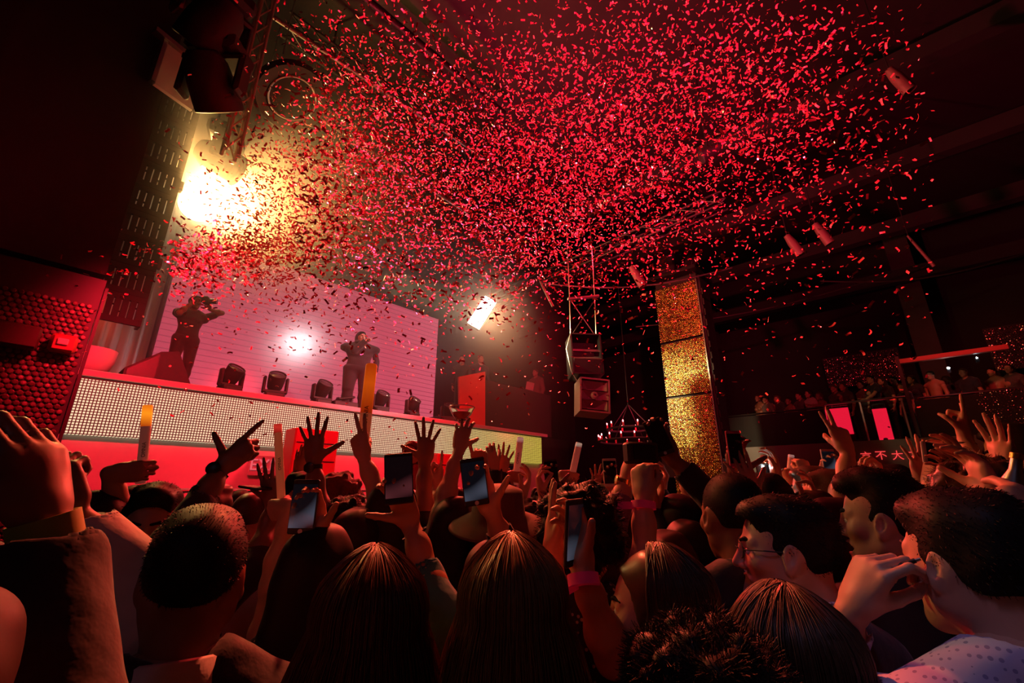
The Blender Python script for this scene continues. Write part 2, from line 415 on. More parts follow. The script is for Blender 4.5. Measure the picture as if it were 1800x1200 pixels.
# ---- gold pillar
gp = thing('gold_pillar', (12.1, 4.13, 0), 'tall square pillar clad in three stacked panels of shiny gold caps', 'pillar')
ys, ye = 4.73, 3.55
for (a, b, s) in ((0.9, 4.03, 1), (4.07, 5.54, 2), (5.58, 7.2, 3)):
    m = MB(); m.cur = 0; m.box((11.56, 4.14, (a+b)/2), (.08, 1.18, b-a)); m.cur = 1
    cap_panel(m, (11.515, ys, a), nd(0, -1, 0), nd(0, 0, 1), 1.18, b-a, .041, s); m.build('gold_panel', [BLACK, GOLD], gp, False)
m = MB(); m.box((12.1, 4.14, 3.7), (1.0, 1.16, 7.4)); m.box((11.62, 3.5, 4.9), (.1, .06, 4.8))
for z in np.arange(2.9, 7.1, .3): m.box((11.6, 3.46, z), (.06, .05, .18))
m.build('core', BLACK, gp, False)
MB().box((11.95, 4.14, 7.45), (1.4, 1.4, .1), None, .01).build('top_plate', DARKMETAL, gp, False)
MB().box((11.51, 3.545, 4.05), (.05, .03, 6.3)).build('edge_strip', STEEL, gp, False)
# speakers standing on top of the pillar
for (y, yaw, lab) in ((4.35, .1, 'black loudspeaker box standing on top of the gold pillar, facing the floor'), (3.72, -.9, 'small red lit loudspeaker turned sideways at the corner on top of the gold pillar')):
    R = rotz(yaw) @ np.array(Matrix.Rotation(.25 if y > 4 else .5, 3, 'Y')); s = .62 if y > 4 else .42
    sp = thing('loudspeaker', (11.75, y, 7.5), lab, 'loudspeaker'); c = nd(11.75, y, 7.5+s*.62)
    MB().box(c, (s*.7, s*.8, s*1.05), R, .03).build('cabinet', DARKMETAL, sp); m = MB(); m.box(c+R @ nd(-s*.36, 0, 0), (.02, s*.68, s*.9), R, .008); m.build('grille', BLACK, sp)
    m = MB(); m.tube([c+R @ nd(0, sd*s*.44, -.0) for sd in (-1, 1)]+[], .015); m.tube([c+R @ nd(0, -s*.44, 0), c+R @ nd(.05, -s*.44, -s*.6)], .02); m.build('bracket', STEEL, sp)

# ---- left pillar with dim caps, fittings on it
lp = thing('capped_pillar', (-0.9, 7.3, 0), 'dark pillar covered in dull round caps glowing dim red beside the stage', 'pillar')
m = MB(); m.cur = 0; m.box((-.85, 7.2, 2.05), (2.44, .8, 4.1)); m.cur = 1; cap_panel(m, (-2.05, 6.79, .6), nd(1, 0, 0), nd(0, 0, 1), 2.42, 3.2, .06, 9, .1, .15); m.build('capped_face', [BLACK, BRONZE], lp, False)
m = MB(); m.box((-1.3, 7.25, 7.4), (3.3, .7, 6.4)); m.build('upper_casing', MATTE, lp, False)
m = MB(); m.box((.39, 6.8, 2.0), (.03, .05, 4.0)); m.build('corner_edge', BLACK, lp, False)
wl = thing('wall_light', (.08, 6.75, 3.25), 'square red signal box with a bright inner square fixed on the capped pillar', 'light')
MB().box((.18, 6.7, 3.24), (.22, .12, .2), None, .03).build('housing', mat('signal_red', (.3, .03, .03), .5), wl); m = MB(); m.box((.17, 6.63, 3.25), (.09, .02, .07), None, .008); m.build('lens', mat('red_lens', (.9, .3, .3), .3, emit=(1, .03, .05), es=.2), wl)
wb = thing('bar_speaker', (-.3, 6.75, 3.2), 'long dark red horizontal box fixed on the capped pillar beside the signal box', 'speaker')
MB().box((-.28, 6.68, 3.24), (.56, .16, .24), None, .02).build('casing', mat('dark_red', (.06, .012, .012), .6), wb); MB().box((-.57, 6.68, 3.24), (.03, .18, .26), None, .01).build('end_cap', mat('end_red', (.3, .03, .03), .5), wb)

# ---- things on the stage
def moving_head(loc, yaw, tilt, label, s=1.0, flip=1, group=None):
    o = thing('moving_head_light', loc, label, 'stage light', group); c = nd(*loc); R = rotz(yaw)
    MB().box(c+nd(0, 0, .07*s*flip), nd(.34, .28, .13)*s, R, .03*s).build('base', BLACK, o)
    m = MB()
    for sd in (-1, 1): m.box(c+R @ nd(sd*.19*s, 0, .27*s*flip), nd(.05, .12, .32)*s, R, .02*s)
    m.box(c+nd(0, 0, .15*s*flip), nd(.42, .14, .05)*s, R, .015*s); m.build('yoke', BLACK, o)
    d = R @ nd(0, -math.cos(tilt), math.sin(tilt)); hc = c+nd(0, 0, .34*s*flip)
    MB().lathe([(0, -.2*s), (.09*s, -.19*s), (.13*s, -.12*s), (.145*s, 0), (.15*s, .1*s), (.15*s, .16*s), (.135*s, .165*s), (.13*s, .15*s)], hc, d, 20).build('head', BLACK, o)
    MB().lathe([(.13*s, .14*s), (.1*s, .16*s), (0, .17*s)], hc, d, 20).build('lens', LENS, o); return o
words_ = ['by the feet of the dark figure', 'second along the stage edge from the slotted tower', 'at the stage edge just before the singer', 'at the stage edge just past the singer', 'before the lower corner of the pink screen', 'at the stage edge before the red booth']
for (px, py, s, yw), wd in zip(((402, 690, .98, .3), (480, 701, 1.0, -.2), (563, 713, 1.0, .1), (667, 729, 1.0, 0), (723, 737, .98, .2), (788, 744, 1.0, -.5)), words_):
    p = onY(px, py, 8.3); moving_head((p[0], 8.3, 3.23), yw, .9, 'black moving head lamp '+wd, s*.95, 1, 'moving head lamps along the stage edge')
fx = thing('floor_projector', (4.28, 8.33, 3.23), 'low black flat floor lamp at the stage edge at the feet of the singer', 'stage light')
MB().box((4.25, 8.22, 3.29), (.5, .3, .12), None, .02).build('base', BLACK, fx); m = MB(); m.box((4.3, 8.25, 3.44), (.36, .16, .05), np.array(Matrix.Rotation(-.25, 3, 'Y')), .02); [m.box((x, 8.25, 3.38), (.03, .1, .12)) for x in (4.15, 4.43)]; m.build('tilting_head', DARKMETAL, fx)
wd = thing('stage_monitor', (1.55, 8.6, 3.23), 'large dark wedge shaped monitor speaker on the stage beneath the slotted tower', 'speaker')
m = MB(); m.prism([(-.52, 0), (.52, 0), (.6, .1), (.28, .66), (-.02, .6), (-.52, .22)], (1.3, 8.95, 3.23), nd(.74, 0, 0), nd(0, 0, .85), .6); m.build('cabinet', BLACK, wd, False)
m = MB(); m.prism([(-.48, .04), (-.48, .2), (-.03, .54), (-.03, .04)], (1.3, 8.345, 3.23), nd(.74, 0, 0), nd(0, 0, .85), .02); m.build('grille', DARKMETAL, wd, False)
tc_ = thing('tub_chair', (.6, 8.6, 3.23), 'pale curved tub chair at the end of the stage beside the capped pillar', 'chair')
m = MB(); m.lathe([(.05, .0), (.14, .03), (.22, .1), (.26, .22), (.27, .38), (.25, .38), (.24, .22), (.2, .12), (.07, .07), (0, .06)], (.55, 8.5, 3.25), (0, 0, 1), 28); m.build('shell', WHITEP, tc_)
MB().lathe([(.2, 0), (.2, .02), (.05, .03), (.05, .06)], (.55, 8.5, 3.23), (0, 0, 1), 20).build('foot', STEEL, tc_)
dr = thing('stage_drape', (.3, 10.9, 3.23), 'hanging folded drape glowing red behind the wedge monitor at the end of the stage', 'curtain')
N_ = 90; V_ = []
for i in range(N_+1):
    x = -1.1+2.55*i/N_; y = 10.9+.05*math.sin(i*.95)+.02*math.sin(i*2.3)
    V_ += [(x-.3, y-10.9, 0), (x-.3, y-10.9, 5.2)]
link('cloth', quads_mesh('cloth', V_, [(2*i, 2*i+2, 2*i+3, 2*i+1) for i in range(N_)], GREYPAINT), dr)
MB().tube([(-1.15, 10.9, 8.45), (1.5, 10.9, 8.45)], .025).build('curtain_rail', STEEL, dr)
# DJ booth
bt = thing('dj_booth', (8.6, 8.5, 3.23), 'dark DJ booth counter with a tall plain red front panel', 'booth')
P_ = [onY(*q, 8.3) for q in ((807, 749), (852, 753), (852, 653), (806, 662))]
m = MB(); m.prism([(q[0], max(q[2], 3.23)) for q in P_], (0, 8.33, 0), nd(1, 0, 0), nd(0, 0, 1), .05); m.build('red_panel', REDPAINT, bt, False)['label'] = 'plain red front panel'
m = MB(); m.box((9.75, 8.55, 3.9), (3.1, .3, 1.34), None, .02); m.build('counter', CHARCOAL, bt, False)
sp_ = thing('side_platform', (11.4, 10.5, 0), 'black side platform carrying the end of the dark booth counter', 'platform'); MB().box((11.4, 10.6, 1.61), (1.66, 4.4, 3.22), None, .01).build('casing', BLACK, sp_, False)
rz_ = thing('riser', (8.4, 9.1, 3.23), 'low black riser under the men behind the red booth panel', 'platform'); MB().box((9.6, 9.25, 3.365), (4.8, 1.1, .27), None, .01).build('deck', BLACK, rz_, False)
q_ = onY(927, 666, 8.5); lt = thing('laptop', (q_[0], 8.5, 4.57), 'open laptop with a pale lid standing on the booth counter', 'laptop')
MB().box((q_[0], 8.56, 4.585), (.36, .26, .02), None, .006).build('keyboard_base', DARKMETAL, lt); MB().box((q_[0], 8.4, 4.7), (.36, .015, .24), np.array(Matrix.Rotation(.25, 3, 'X')), .005).build('screen_lid', mat('laptop_lid', (.55, .5, .42), .4), lt)
# flight cases / red boxes standing before the stage
for (x0, x1, zt, lab) in ((3.0, 3.72, 2.66, 'tall red box standing before the LED band behind an open raised hand'), (5.85, 6.25, 2.42, 'narrower red box standing before the LED band behind the raised glass')):
    o = thing('red_cabinet', ((x0+x1)/2, 7.4, 0), lab, 'cabinet'); MB().box(((x0+x1)/2, 7.4, zt/2), (x1-x0, .4, zt), None, .02).build('casing', REDDARK, o, False)
    m = MB(); m.box(((x0+x1)/2, 7.195, zt-.22), ((x1-x0)*.9, .01, .012)); m.box(((x0+x1)/2, 7.195, zt-.5), ((x1-x0)*.9, .01, .012)); m.build('panel_seam', BLACK, o, False)
cb = thing('crowd_barrier', (4.2, 6.7, 0), 'grey crowd barrier with a thin top rail below the stage front', 'barrier')
m = MB(); m.tube([(1.2, 6.7, 1.72), (6.6, 6.7, 1.72)], .025); m.build('top_rail', STEEL, cb); m = MB(); m.box((3.9, 6.72, .9), (5.4, .04, 1.5)); [m.box((x, 6.9, .5), (.05, .4, 1.0)) for x in (1.3, 3, 4.8, 6.5)]; m.build('front_sheet', GREYPAINT, cb, False)

# ---- lamps you can see
def oriented_box(c, ex, ey, ez, size, bev=0.0, name='', m=None, parent=None):
    return MB().box(c, size, np.stack([ex, ey, ez], 1), bev).build(name, m, parent, False)
p = [at(x, y, 11) for x, y in ((848, 519), (868, 530), (848, 578), (826, 570))]
cc = sum(p)/4; ey = unit(p[0]-p[3]); ex = unit(p[1]-p[0]); ez = unit(np.cross(ex, ey)); ey = np.cross(ez, ex)
bl = thing('blinder_light', cc, 'bright white rectangular lamp hanging tilted to the right of the pink screen', 'lamp')
wq, hq = np.linalg.norm(p[1]-p[0]), np.linalg.norm(p[0]-p[3])
oriented_box(cc-ez*.08, ex, ey, ez, (wq*1.08, hq*1.06, .14), .02, 'housing', BLACK, bl)
oriented_box(cc+ez*.0, ex, ey, ez, (wq, hq, .03), .005, 'lit_face', emis('white_lamp', (1, .93, .8), 14), bl)
m = MB(); m.tube([cc+ey*hq*.5, cc+ey*hq*.5+nd(0, 0, .5), nd(cc[0], cc[1], 10.6)], .02); m.build('hanging_pole', DARKMETAL, bl)
fc = nd(1.42, 9.5, 6.98); fd = unit(nd(.05, -1, -.25))
fl = thing('flood_light', fc, 'blazing yellow white flood lamp half hidden behind the slotted tower', 'lamp')
MB().lathe([(0, -.3), (.18, -.28), (.3, -.05), (.34, .06), (.32, .07), (.3, .02)], fc, fd, 28).build('housing', BLACK, fl)
MB().lathe([(.3, .03), (.2, .05), (0, .055)], fc, fd, 28).build('lit_lens', emis('flood_lens', (1, .8, .4), 40), fl)
m = MB(); m.tube([fc-fd*.1, fc-fd*.1+nd(0, 0, .6), nd(fc[0], fc[1]+.03, 10.6)], .025); m.build('hanging_pole', DARKMETAL, fl)
fs = thing('follow_spot', (7.65, 1.9, 7.8), 'small follow spot lamp hanging under the dark ceiling', 'lamp')
d_ = unit(nd(4.6, 9.2, 4.7)-nd(7.56, 2, 7.71)); MB().lathe([(0, -.45), (.12, -.44), (.14, -.1), (.12, -.08)], (7.56, 2, 7.71), d_, 18).build('barrel', BLACK, fs); MB().tube([(7.65, 1.8, 7.85), (7.65, 1.8, 10.6)], .025).build('hanging_pole', DARKMETAL, fs)

# ---- overhead steel and fixtures at the upper left
def truss(name, a, b, w, label, r=.025, bays=8, cat='truss', cm_=STEEL):
    a, b = nd(*a), nd(*b); x, y, z = frame(b-a, (0, 0, 1) if abs(unit(b-a)[2]) < .9 else (0, 1, 0)); o = thing(name, (a+b)/2, label, cat)
    cs = [x*i*w/2+y*j*w/2 for i, j in ((-1, -1), (1, -1), (1, 1), (-1, 1))]
    m = MB(); [m.tube([a+c, b+c], r, 8) for c in cs]; m.build('chord', cm_, o); m = MB()
    for i in range(bays):
        for k in range(4):
            p0 = a+(b-a)*i/bays+cs[k]; p1 = a+(b-a)*(i+1)/bays+cs[(k+1) % 4]; m.tube([p0, p1], r*.5, 6)
    m.build('lacing', cm_, o)
    if abs(b[2]-a[2]) < 2:
        for t in (.15, .85): q = a+(b-a)*t; MB().tube([q, nd(q[0], q[1], 10.6)], .02).build('hanging_rod', cm_, o)
    return o
truss('lighting_truss', (1.17, 6.35, 6.2), (1.17, 6.35, 10.55), .17, 'upright steel truss hanging from the ceiling beside the big moving lamps', .024, 12, cm_=mat('aluminium', (.5, .42, .36), .45, .35))
truss('lighting_truss', (9.2, 2.0, 7.7), (9.2, 9.4, 7.3), .3, 'long steel truss running under the ceiling right of the pink screen', .03, 16, cm_=DARKMETAL)
truss('lighting_truss', (1.6, 6.9, 9.7), (7.5, 6.9, 9.7), .3, 'long steel truss parallel to the stage high above the confetti', .03, 14, cm_=DARKMETAL)
for (px, py, D, s, yw, tl, lab) in ((372, 150, 5.8, 1.9, 2.3, -.7, 'big black moving lamp hanging just above the slotted tower'), (372, 50, 5.6, 2.0, 3.4, -.8, 'topmost big black moving lamp in the cluster above the slotted tower')):
    p = at(px, py, D); o = moving_head((p[0], p[1], p[2]+.35*s), yw, tl, lab, s, -1)
    MB().tube([p+nd(0, 0, .35*s), nd(p[0], p[1], 10.6)], .03).build('hanging_pole', STEEL, o)
p = at(395, 255, 8.2); o = moving_head((p[0], p[1], p[2]+.3), 1.2, -.4, 'dark moving lamp hanging in the yellow haze in front of the flood lamp', 1.9, -1); MB().tube([p+nd(0, 0, .3), nd(p[0], p[1], 10.6)], .03).build('hanging_pole', STEEL, o)
p = at(358, 172, 6.1); o = thing('ceiling_bulb', p, 'small glowing yellow bulb hanging beneath the big moving lamps', 'bulb'); MB().ball(p, .05).build('bulb', emis('bulb', (1, .75, .3), 10), o); MB().cyl(p+nd(0, 0, .03), p+nd(0, 0, .2), .03, 10).build('socket', DARKMETAL, o); MB().tube([p+nd(0, 0, .2), nd(p[0], p[1], 10.6)], .006).build('cord', BLACK, o)
p = at(512, 168, 7.4); nv = unit(nd(.25, -.5, -1)); o = thing('ceiling_ring', p, 'large dark round ceiling ring with a thin bright inner hoop', 'ring light')
MB().lathe([(.42, .0), (.44, .1), (.6, .12), (.65, .03), (.6, -.06), (.46, -.04), (.42, 0)], p, nv, 40).build('outer_ring', DARKMETAL, o)
x_, y_, _ = frame(nv); MB().tube([p+nv*.1+.4*(x_*math.cos(a)+y_*math.sin(a)) for a in np.linspace(0, math.tau, 36, endpoint=False)], .02, 8, False, True).build('inner_hoop', STEEL, o)
m = MB(); [m.tube([p+.7*(x_*math.cos(a)+y_*math.sin(a)), p+.7*(x_*math.cos(a)+y_*math.sin(a))*nd(1, 1, 0)+nd(0, 0, 10.6-p[2])], .01) for a in (.5, 2.6, 4.7)]; m.build('suspension_cable', STEEL, o)
p = at(318, 128, 6.9); o = thing('hung_board', p, 'pale grey hung board with a bright metal top edge above the slotted tower', 'rigging_board')  # a plain hung board in a metal frame, not there to throw light
MB().box(p+nd(0, 0, -.1), (.5, .06, .75), rotz(.3)).build('sheet', GREYPAINT, o, False); m = MB(); m.box(p+nd(-.05, -.06, .3), (.75, .12, .07), rotz(.3)); m.box(p+nd(-.27, -.1, -.1), (.05, .1, .75), rotz(.3)); m.build('rim', STEEL, o, False); MB().tube([p+nd(0, 0, .3), nd(p[0], p[1], 10.6)], .02).build('hanging_pole', DARKMETAL, o)
p = at(385, 130, 6.6)
# pipes and beams
def pipe(a, b, r, label, m_=DARKMETAL): o = MB().tube([a, b], r, 10).build('ceiling_pipe', m_); tag(o, label, 'pipe')
pipe((1.3, 6.6, 9.3), (6, 6.6, 9.6), .04, 'steel pipe slanting across the ceiling by the round ceiling ring', STEEL)
pipe((1.3, 7.3, 8.6), (6.5, 7.3, 8.4), .035, 'thin pipe running just below the round ceiling ring', STEEL)
pipe((1.5, 5.6, 9.9), (6, 5.6, 10.1), .07, 'thick dark pipe in the top corner over the round ceiling ring')
for i, (x, lab) in enumerate(((9.9, 'dark ceiling beam crossing above the pink screen side'), (12.6, 'dark ceiling beam crossing behind the top of the gold pillar'), (15.0, 'dark ceiling beam above the balcony front'), (17.6, 'farthest dark ceiling beam above the back of the balcony'))):
    tag(MB().box((x, 2.5, 9.6-.5*i), (.3, 20.6, .4)).build('ceiling_beam', MATTE, None, False), lab, 'beam')
for a, b, lab in (((8.5, 6.5, 6.9), (10.6, 2.4, 6.75), 'thin cable run slung beneath the truss right of the pink screen'), ((13.2, 6.2, 6.9), (15.8, -.5, 7.6), 'long thin conduit crossing the dark behind the gold pillar'), ((13.5, 1, 7.0), (15.5, -3, 7.2), 'short thin conduit in the dark over the balcony')):
    a, b = nd(*a), nd(*b); tag(MB().tube([a+(b-a)*t+nd(0, 0, -.3*math.sin(math.pi*t)) for t in np.linspace(0, 1, 9)], .022, 6).build('conduit', STEEL), lab, 'cable')
# spot cans hanging in the dark on the right
for (px, py, D, lab) in ((1580, 140, 8.6, 'pale fabric wrapped lamp hanging alone high on the dark right side'), (1445, 410, 10.5, 'long drooping lamp hanging in the dark between the gold pillar and the balcony'), (1395, 430, 10.5, 'dim drooping lamp hanging beside the long drooping lamp'), (1618, 440, 11.5, 'thin pale hanging rod lamp above the balcony glass'), (960, 515, 10.0, 'thin pale drop lamp hanging right of the white blinder'), (1120, 485, 9.2, 'short reddish hanging can left of the gold pillar top')):
    p = at(px, py, D); o = thing('hanging_spot', p, lab, 'lamp'); dv = unit(nd(.25, -.35, -1)); L = .55 if 'rod' not in lab and 'drop' not in lab else .8; r = .09 if L < .6 else .03
    MB().lathe([(0, -L/2), (r*.7, -L/2+.02), (r, -L*.1), (r*1.1, L/2), (r*.8, L/2-.02), (0, L/2-.06)], p, dv, 14).build('can', mat('tan_can', (.16, .1, .07), .5), o); MB().tube([p-dv*L*.45, nd(*(p-dv*L*.45)[:2], 10.6)], .01, 6).build('cable', DARKMETAL, o)

# ---- hung loudspeakers
p1 = at(1031, 622, 9.5); p2 = at(1045, 695, 9.5); Rs = rotz(YAW-math.pi/2+.12)
o = thing('hung_loudspeaker', p1, 'upper black hung loudspeaker cabinet on steel cables above the horn speaker', 'loudspeaker')
Rt = Rs @ np.array(Matrix.Rotation(-.12, 3, 'X'))
m = MB(); hw, hh, dp = .33, .47, .5
for sd in (-1, 1): m.box(p1+Rt @ nd(sd*hw, .2, 0), (.03, dp, hh*2), Rt)
for sd in (-1, 1): m.box(p1+Rt @ nd(0, .2, sd*hh), (hw*2, dp, .03), Rt)
m.box(p1+Rt @ nd(0, .42, 0), (hw*2, .03, hh*2), Rt); m.build('cabinet', DARKMETAL, o, False)
MB().box(p1+Rt @ nd(0, .05, .1), (hw*2, .05, .05), Rt).build('cross_bar', STEEL, o, False); MB().box(p1+Rt @ nd(0, .12, -.22), (hw*1.9, .3, .36), Rt @ np.array(Matrix.Rotation(.6, 3, 'X'))).build('horn_flare', CHARCOAL, o, False)
m = MB(); tp = p1+nd(0, 0, 1.35)
for sx in (-1, 1):
    m.tube([p1+Rt @ nd(sx*hw*.9, .1, hh), tp+Rs @ nd(sx*.3, .1, 0), nd(*(tp+Rs @ nd(sx*.3, .1, 0))[:2], 10.6)], .014, 6); m.tube([p1+Rt @ nd(sx*hw*.9, .1, hh), tp+Rs @ nd(-sx*.3, .1, 0)], .01, 6)
m.build('steel_cable', STEEL, o); MB().box(tp, (.75, .08, .06), Rs @ np.array(Matrix.Rotation(-.15, 3, 'Y')), .01).build('spreader_bar', STEEL, o)
m = MB(); m.tube([p1+Rs @ nd(-.34, 0, .45), p1+Rs @ nd(-.45, 0, .1), p1+Rs @ nd(-.36, 0, -.4), p2+Rs @ nd(-.36, 0, .3)], .012, 6); m.build('signal_cable', STEEL, o)
o = thing('horn_loudspeaker', p2, 'lower square horn loudspeaker with a round centre driver hung beneath the black cabinet', 'loudspeaker')
Rq = Rs @ np.array(Matrix.Rotation(-.1, 3, 'X')) @ np.array(Matrix.Rotation(.08, 3, 'Y')); hw, hh = .31, .36; HG = mat('horn_grey', (.3, .25, .22), .55)
m = MB()
for sd in (-1, 1): m.box(p2+Rq @ nd(sd*hw, .2, 0), (.035, .5, hh*2+.03), Rq); m.box(p2+Rq @ nd(0, .2, sd*hh), (hw*2, .5, .035), Rq)
m.box(p2+Rq @ nd(0, .43, 0), (hw*2, .03, hh*2), Rq); m.build('cabinet', HG, o, False)
def flare(c, w, h, dep, th):
    m = MB(); vs = []; fr = [nd(-w, 0, -h), nd(w, 0, -h), nd(w, 0, h), nd(-w, 0, h)]; bk = [nd(-w*.3, dep, -h*.15), nd(w*.3, dep, -h*.15), nd(w*.3, dep, h*.15), nd(-w*.3, dep, h*.15)]
    m.add([c+Rq @ v for v in fr+bk], [(0, 1, 5, 4), (1, 2, 6, 5), (2, 3, 7, 6), (3, 0, 4, 7), (4, 5, 6, 7)]); return m
for dz, h in ((.21, .1), (-.21, .1)): flare(p2+Rq @ nd(0, -.02, dz), .27, h, .3, 0).build('horn_mouth', HG, o, False)
m = flare(p2+Rq @ nd(0, -.03, 0), .29, .09, .2, 0); m.build('centre_flare', HG, o, False); MB().lathe([(.055, 0), (.085, .01), (.085, .06), (.05, .1), (.03, .1), (.03, .03), (0, .03)], p2+Rq @ nd(0, .05, 0), Rq @ nd(0, -1, 0), 20).build('driver_ring', HG, o)

# ---- candle chandelier
p = nd(11.2, 5.7, 3.05); o = thing('candle_chandelier', p, 'ring of small glowing red candles hanging low left of the gold pillar', 'chandelier'); CH = mat('red_wax', (.6, .06, .08), .5); FLM = emis('candle_flame', (1, .2, .22), 14)
m = MB()
for R0, zz in ((.85, -.1), (.6, .22)): m.tube([p+nd(R0*math.cos(a), R0*math.sin(a), zz) for a in np.linspace(0, math.tau, 28, endpoint=False)], .03, 8, False, True)
for a in np.arange(4)*math.pi/2: m.tube([p+nd(.85*math.cos(a), .85*math.sin(a), -.1), p+nd(.6*math.cos(a), .6*math.sin(a), .22), p+nd(0, 0, .9)], .012, 6)
m.tube([p+nd(0, 0, .9), nd(p[0], p[1], 10.6)], .012, 6); m.build('frame', BLACK, o)
for R0, zz, n in ((.85, -.08, 16), (.6, .24, 10)):
    for k in range(n):
        a = math.tau*k/n+.2; c = p+nd(R0*math.cos(a), R0*math.sin(a), zz); q = MB().cyl(c, c+nd(0, 0, .1), .025, 8).build('candle', CH, o); MB().ball(c+nd(0, 0, .135), (.016, .016, .032), 8).build('flame', FLM, q)
lamp('candle_glow', 'POINT', (11.2, 5.7, 3.5), (0, 0, 0), 40, (1, .03, .08), .3)

# ---- balcony at the far right
bc = thing('balcony', (17.6, 1, 2.1), 'dark balcony across the far end with a plain fascia below its guests', 'balcony')
MB().box((17.7, .5, 2.56), (3.4, 13.0, .9), None, .01).build('slab', mat('fascia', (.16, .12, .11), .5, noise=.2, nscale=2), bc, False)
[MB().box((18.9, y, 6.6), (.7, .6, 7.1)).build('pier', CHARCOAL, bc, False) for y in (5.6, -.9)]; MB().box((16.75, .95, 3.6), (.12, .55, 1.15)).build('pier', CHARCOAL, bc, False)
MB().box((17.6, .5, 1.05), (.4, 13, 2.1)).build('under_wall', MATTE, bc, False)
GLS = mat('rail_glass', (.9, .85, .85), .05); GLS.node_tree.nodes['Principled BSDF'].inputs['Transmission Weight'].default_value = 1.0; GLS.node_tree.nodes['Principled BSDF'].inputs['IOR'].default_value = 1.15
rl = thing('glass_railing', (16.1, .7, 3.0), 'glass balcony railing with a shiny metal hand rail below the leaning guests', 'railing')
for y0, y1 in ((1.75, 1.0), (.92, .1)): MB().box((16.1, (y0+y1)/2, 3.55), (.02, y0-y1-.04, 1.0)).build('glass_panel', GLS, rl, False)
m = MB(); m.tube([(16.1, 1.8, 4.13), (16.1, -.05, 4.13)], .03); m.build('hand_rail', STEEL, rl); m = MB(); [m.box((16.1, y, 3.55), (.04, .04, 1.1)) for y in (1.78, .96, .05)]; m.build('post', STEEL, rl, False)
rl2 = thing('solid_railing', (16.1, 3.8, 3.0), 'dark solid balcony rail left of the glass railing', 'railing'); MB().box((16.1, 3.9, 3.5), (.06, 4.1, 1.0)).build('panel', MATTE, rl2, False); MB().tube([(16.1, 5.9, 4.05), (16.1, 1.85, 4.05)], .03).build('hand_rail', DARKMETAL, rl2)
rl3 = thing('solid_railing', (16.1, -2.8, 3.0), 'dark solid balcony rail right of the glass railing', 'railing'); MB().box((16.1, -3.2, 3.5), (.06, 6.0, 1.0)).build('panel', MATTE, rl3, False); MB().tube([(16.1, -.3, 4.05), (16.1, -6.1, 4.05)], .03).build('hand_rail', DARKMETAL, rl3)
REDREFLECT = emis('red_reflection_glow', (1.0, .012, .05), .85)  # glow of added panels imitating the stage red mirrored in the glass
for (y0, y1, za, zb, lab) in ((1.85, 1.28, 3.25, 4.02, 'added glowing panel for the red stage reflection in the left pane of the balcony glass'), (.74, .42, 3.02, 3.9, 'narrow added glowing panel for the red stage reflection in the right pane of the balcony glass')):
    o = thing('red_reflection_panel', (16.35, (y0+y1)/2, 3.0), lab, 'light'); MB().box((16.36, (y0+y1)/2, (za+zb)/2), (.05, y0-y1, zb-za)).build('lit_face', REDREFLECT, o, False); MB().box((16.4, (y0+y1)/2, (3.01+zb)/2), (.04, y0-y1+.04, zb-3.01+.02)).build('backing', BLACK, o, False)
for (x, y0, y1, z0_, z1_, lab) in ((16.08, -1.35, -4.2, 3.1, 4.1, 'sparkling red sequin panel under the right end of the balcony rail'), (19.0, 1.9, -.2, 5.1, 6.2, 'sparkling red sequin wall panel high behind the balcony guests'), (18.8, -2.2, -5.2, 5.0, 6.3, 'sparkling sequin wall panel at the far right above the balcony guests'), (17.35, -.3, -3.4, .5, 2.0, 'dim red sequin panel under the balcony beside the exit sign')):
    o = thing('sequin_panel', (x, (y0+y1)/2, z0_), lab, 'panel'); m = MB(); m.cur = 0; m.box((x+.03, (y0+y1)/2, (z0_+z1_)/2), (.05, y0-y1, z1_-z0_)); m.cur = 1; cap_panel(m, (x, y0, z0_), nd(0, -1, 0), nd(0, 0, 1), y0-y1, z1_-z0_, .06, int(x*7), .38, .2); m.build('face', [BLACK, SEQ], o, False)
o = thing('red_beam', (17.6, -1.3, 5.3), 'long red lit horizontal beam above the balcony guests', 'beam'); MB().box((16.35, -1.15, 5.15), (.15, 2.2, .12)).build('beam_body', mat('red_beam', (.6, .1, .08), .5), o, False); MB().box((16.3, -.1, 4.2), (.06, .08, 2.2)).build('support_post', DARKMETAL, o, False)
lamp('balcony_red', 'SPOT', (13.2, -1.0, 6.6), (18, -2.0, 4.2), 200, (1, .05, .06), .1, 75, .8)
lamp('balcony_dim', 'SPOT', (12.6, 3.2, 6.9), (16.6, 2.0, 3.6), 11, (1, .3, .16), .1, 60, .9)
# writing
def text(s, loc, right, up, size, m, name, parent, ext=.01, align='CENTER', bev=0.0):
    cu = bpy.data.curves.new(name, 'FONT'); cu.body = s; cu.size = size; cu.extrude = ext; cu.align_x = align; cu.align_y = 'CENTER'; cu.bevel_depth = bev
    o = bpy.data.objects.new(name, cu); COL.objects.link(o); cu.materials.append(m); r = unit(right); u = unit(up); n = np.cross(r, u)
    off = ORG[parent.name]; L_ = nd(*loc)-off
    me = bpy.data.meshes.new_from_object(o.evaluated_get(bpy.context.evaluated_depsgraph_get())); me.name = name; bpy.data.objects.remove(o); bpy.data.curves.remove(cu)
    me.materials.clear(); me.materials.append(m); o = bpy.data.objects.new(name, me); COL.objects.link(o); o.parent = parent
    o.matrix_local = Matrix(((r[0], u[0], n[0], L_[0]), (r[1], u[1], n[1], L_[1]), (r[2], u[2], n[2], L_[2]), (0, 0, 0, 1))); return o
NEON = emis('neon_red', (1.0, .06, .06), 1.0); NEOND = emis('neon_dim', (.5, .04, .03), .35)
ng = thing('neon_sign', (15.97, .9, 2.56), 'row of red neon Chinese characters along the balcony fascia', 'sign')
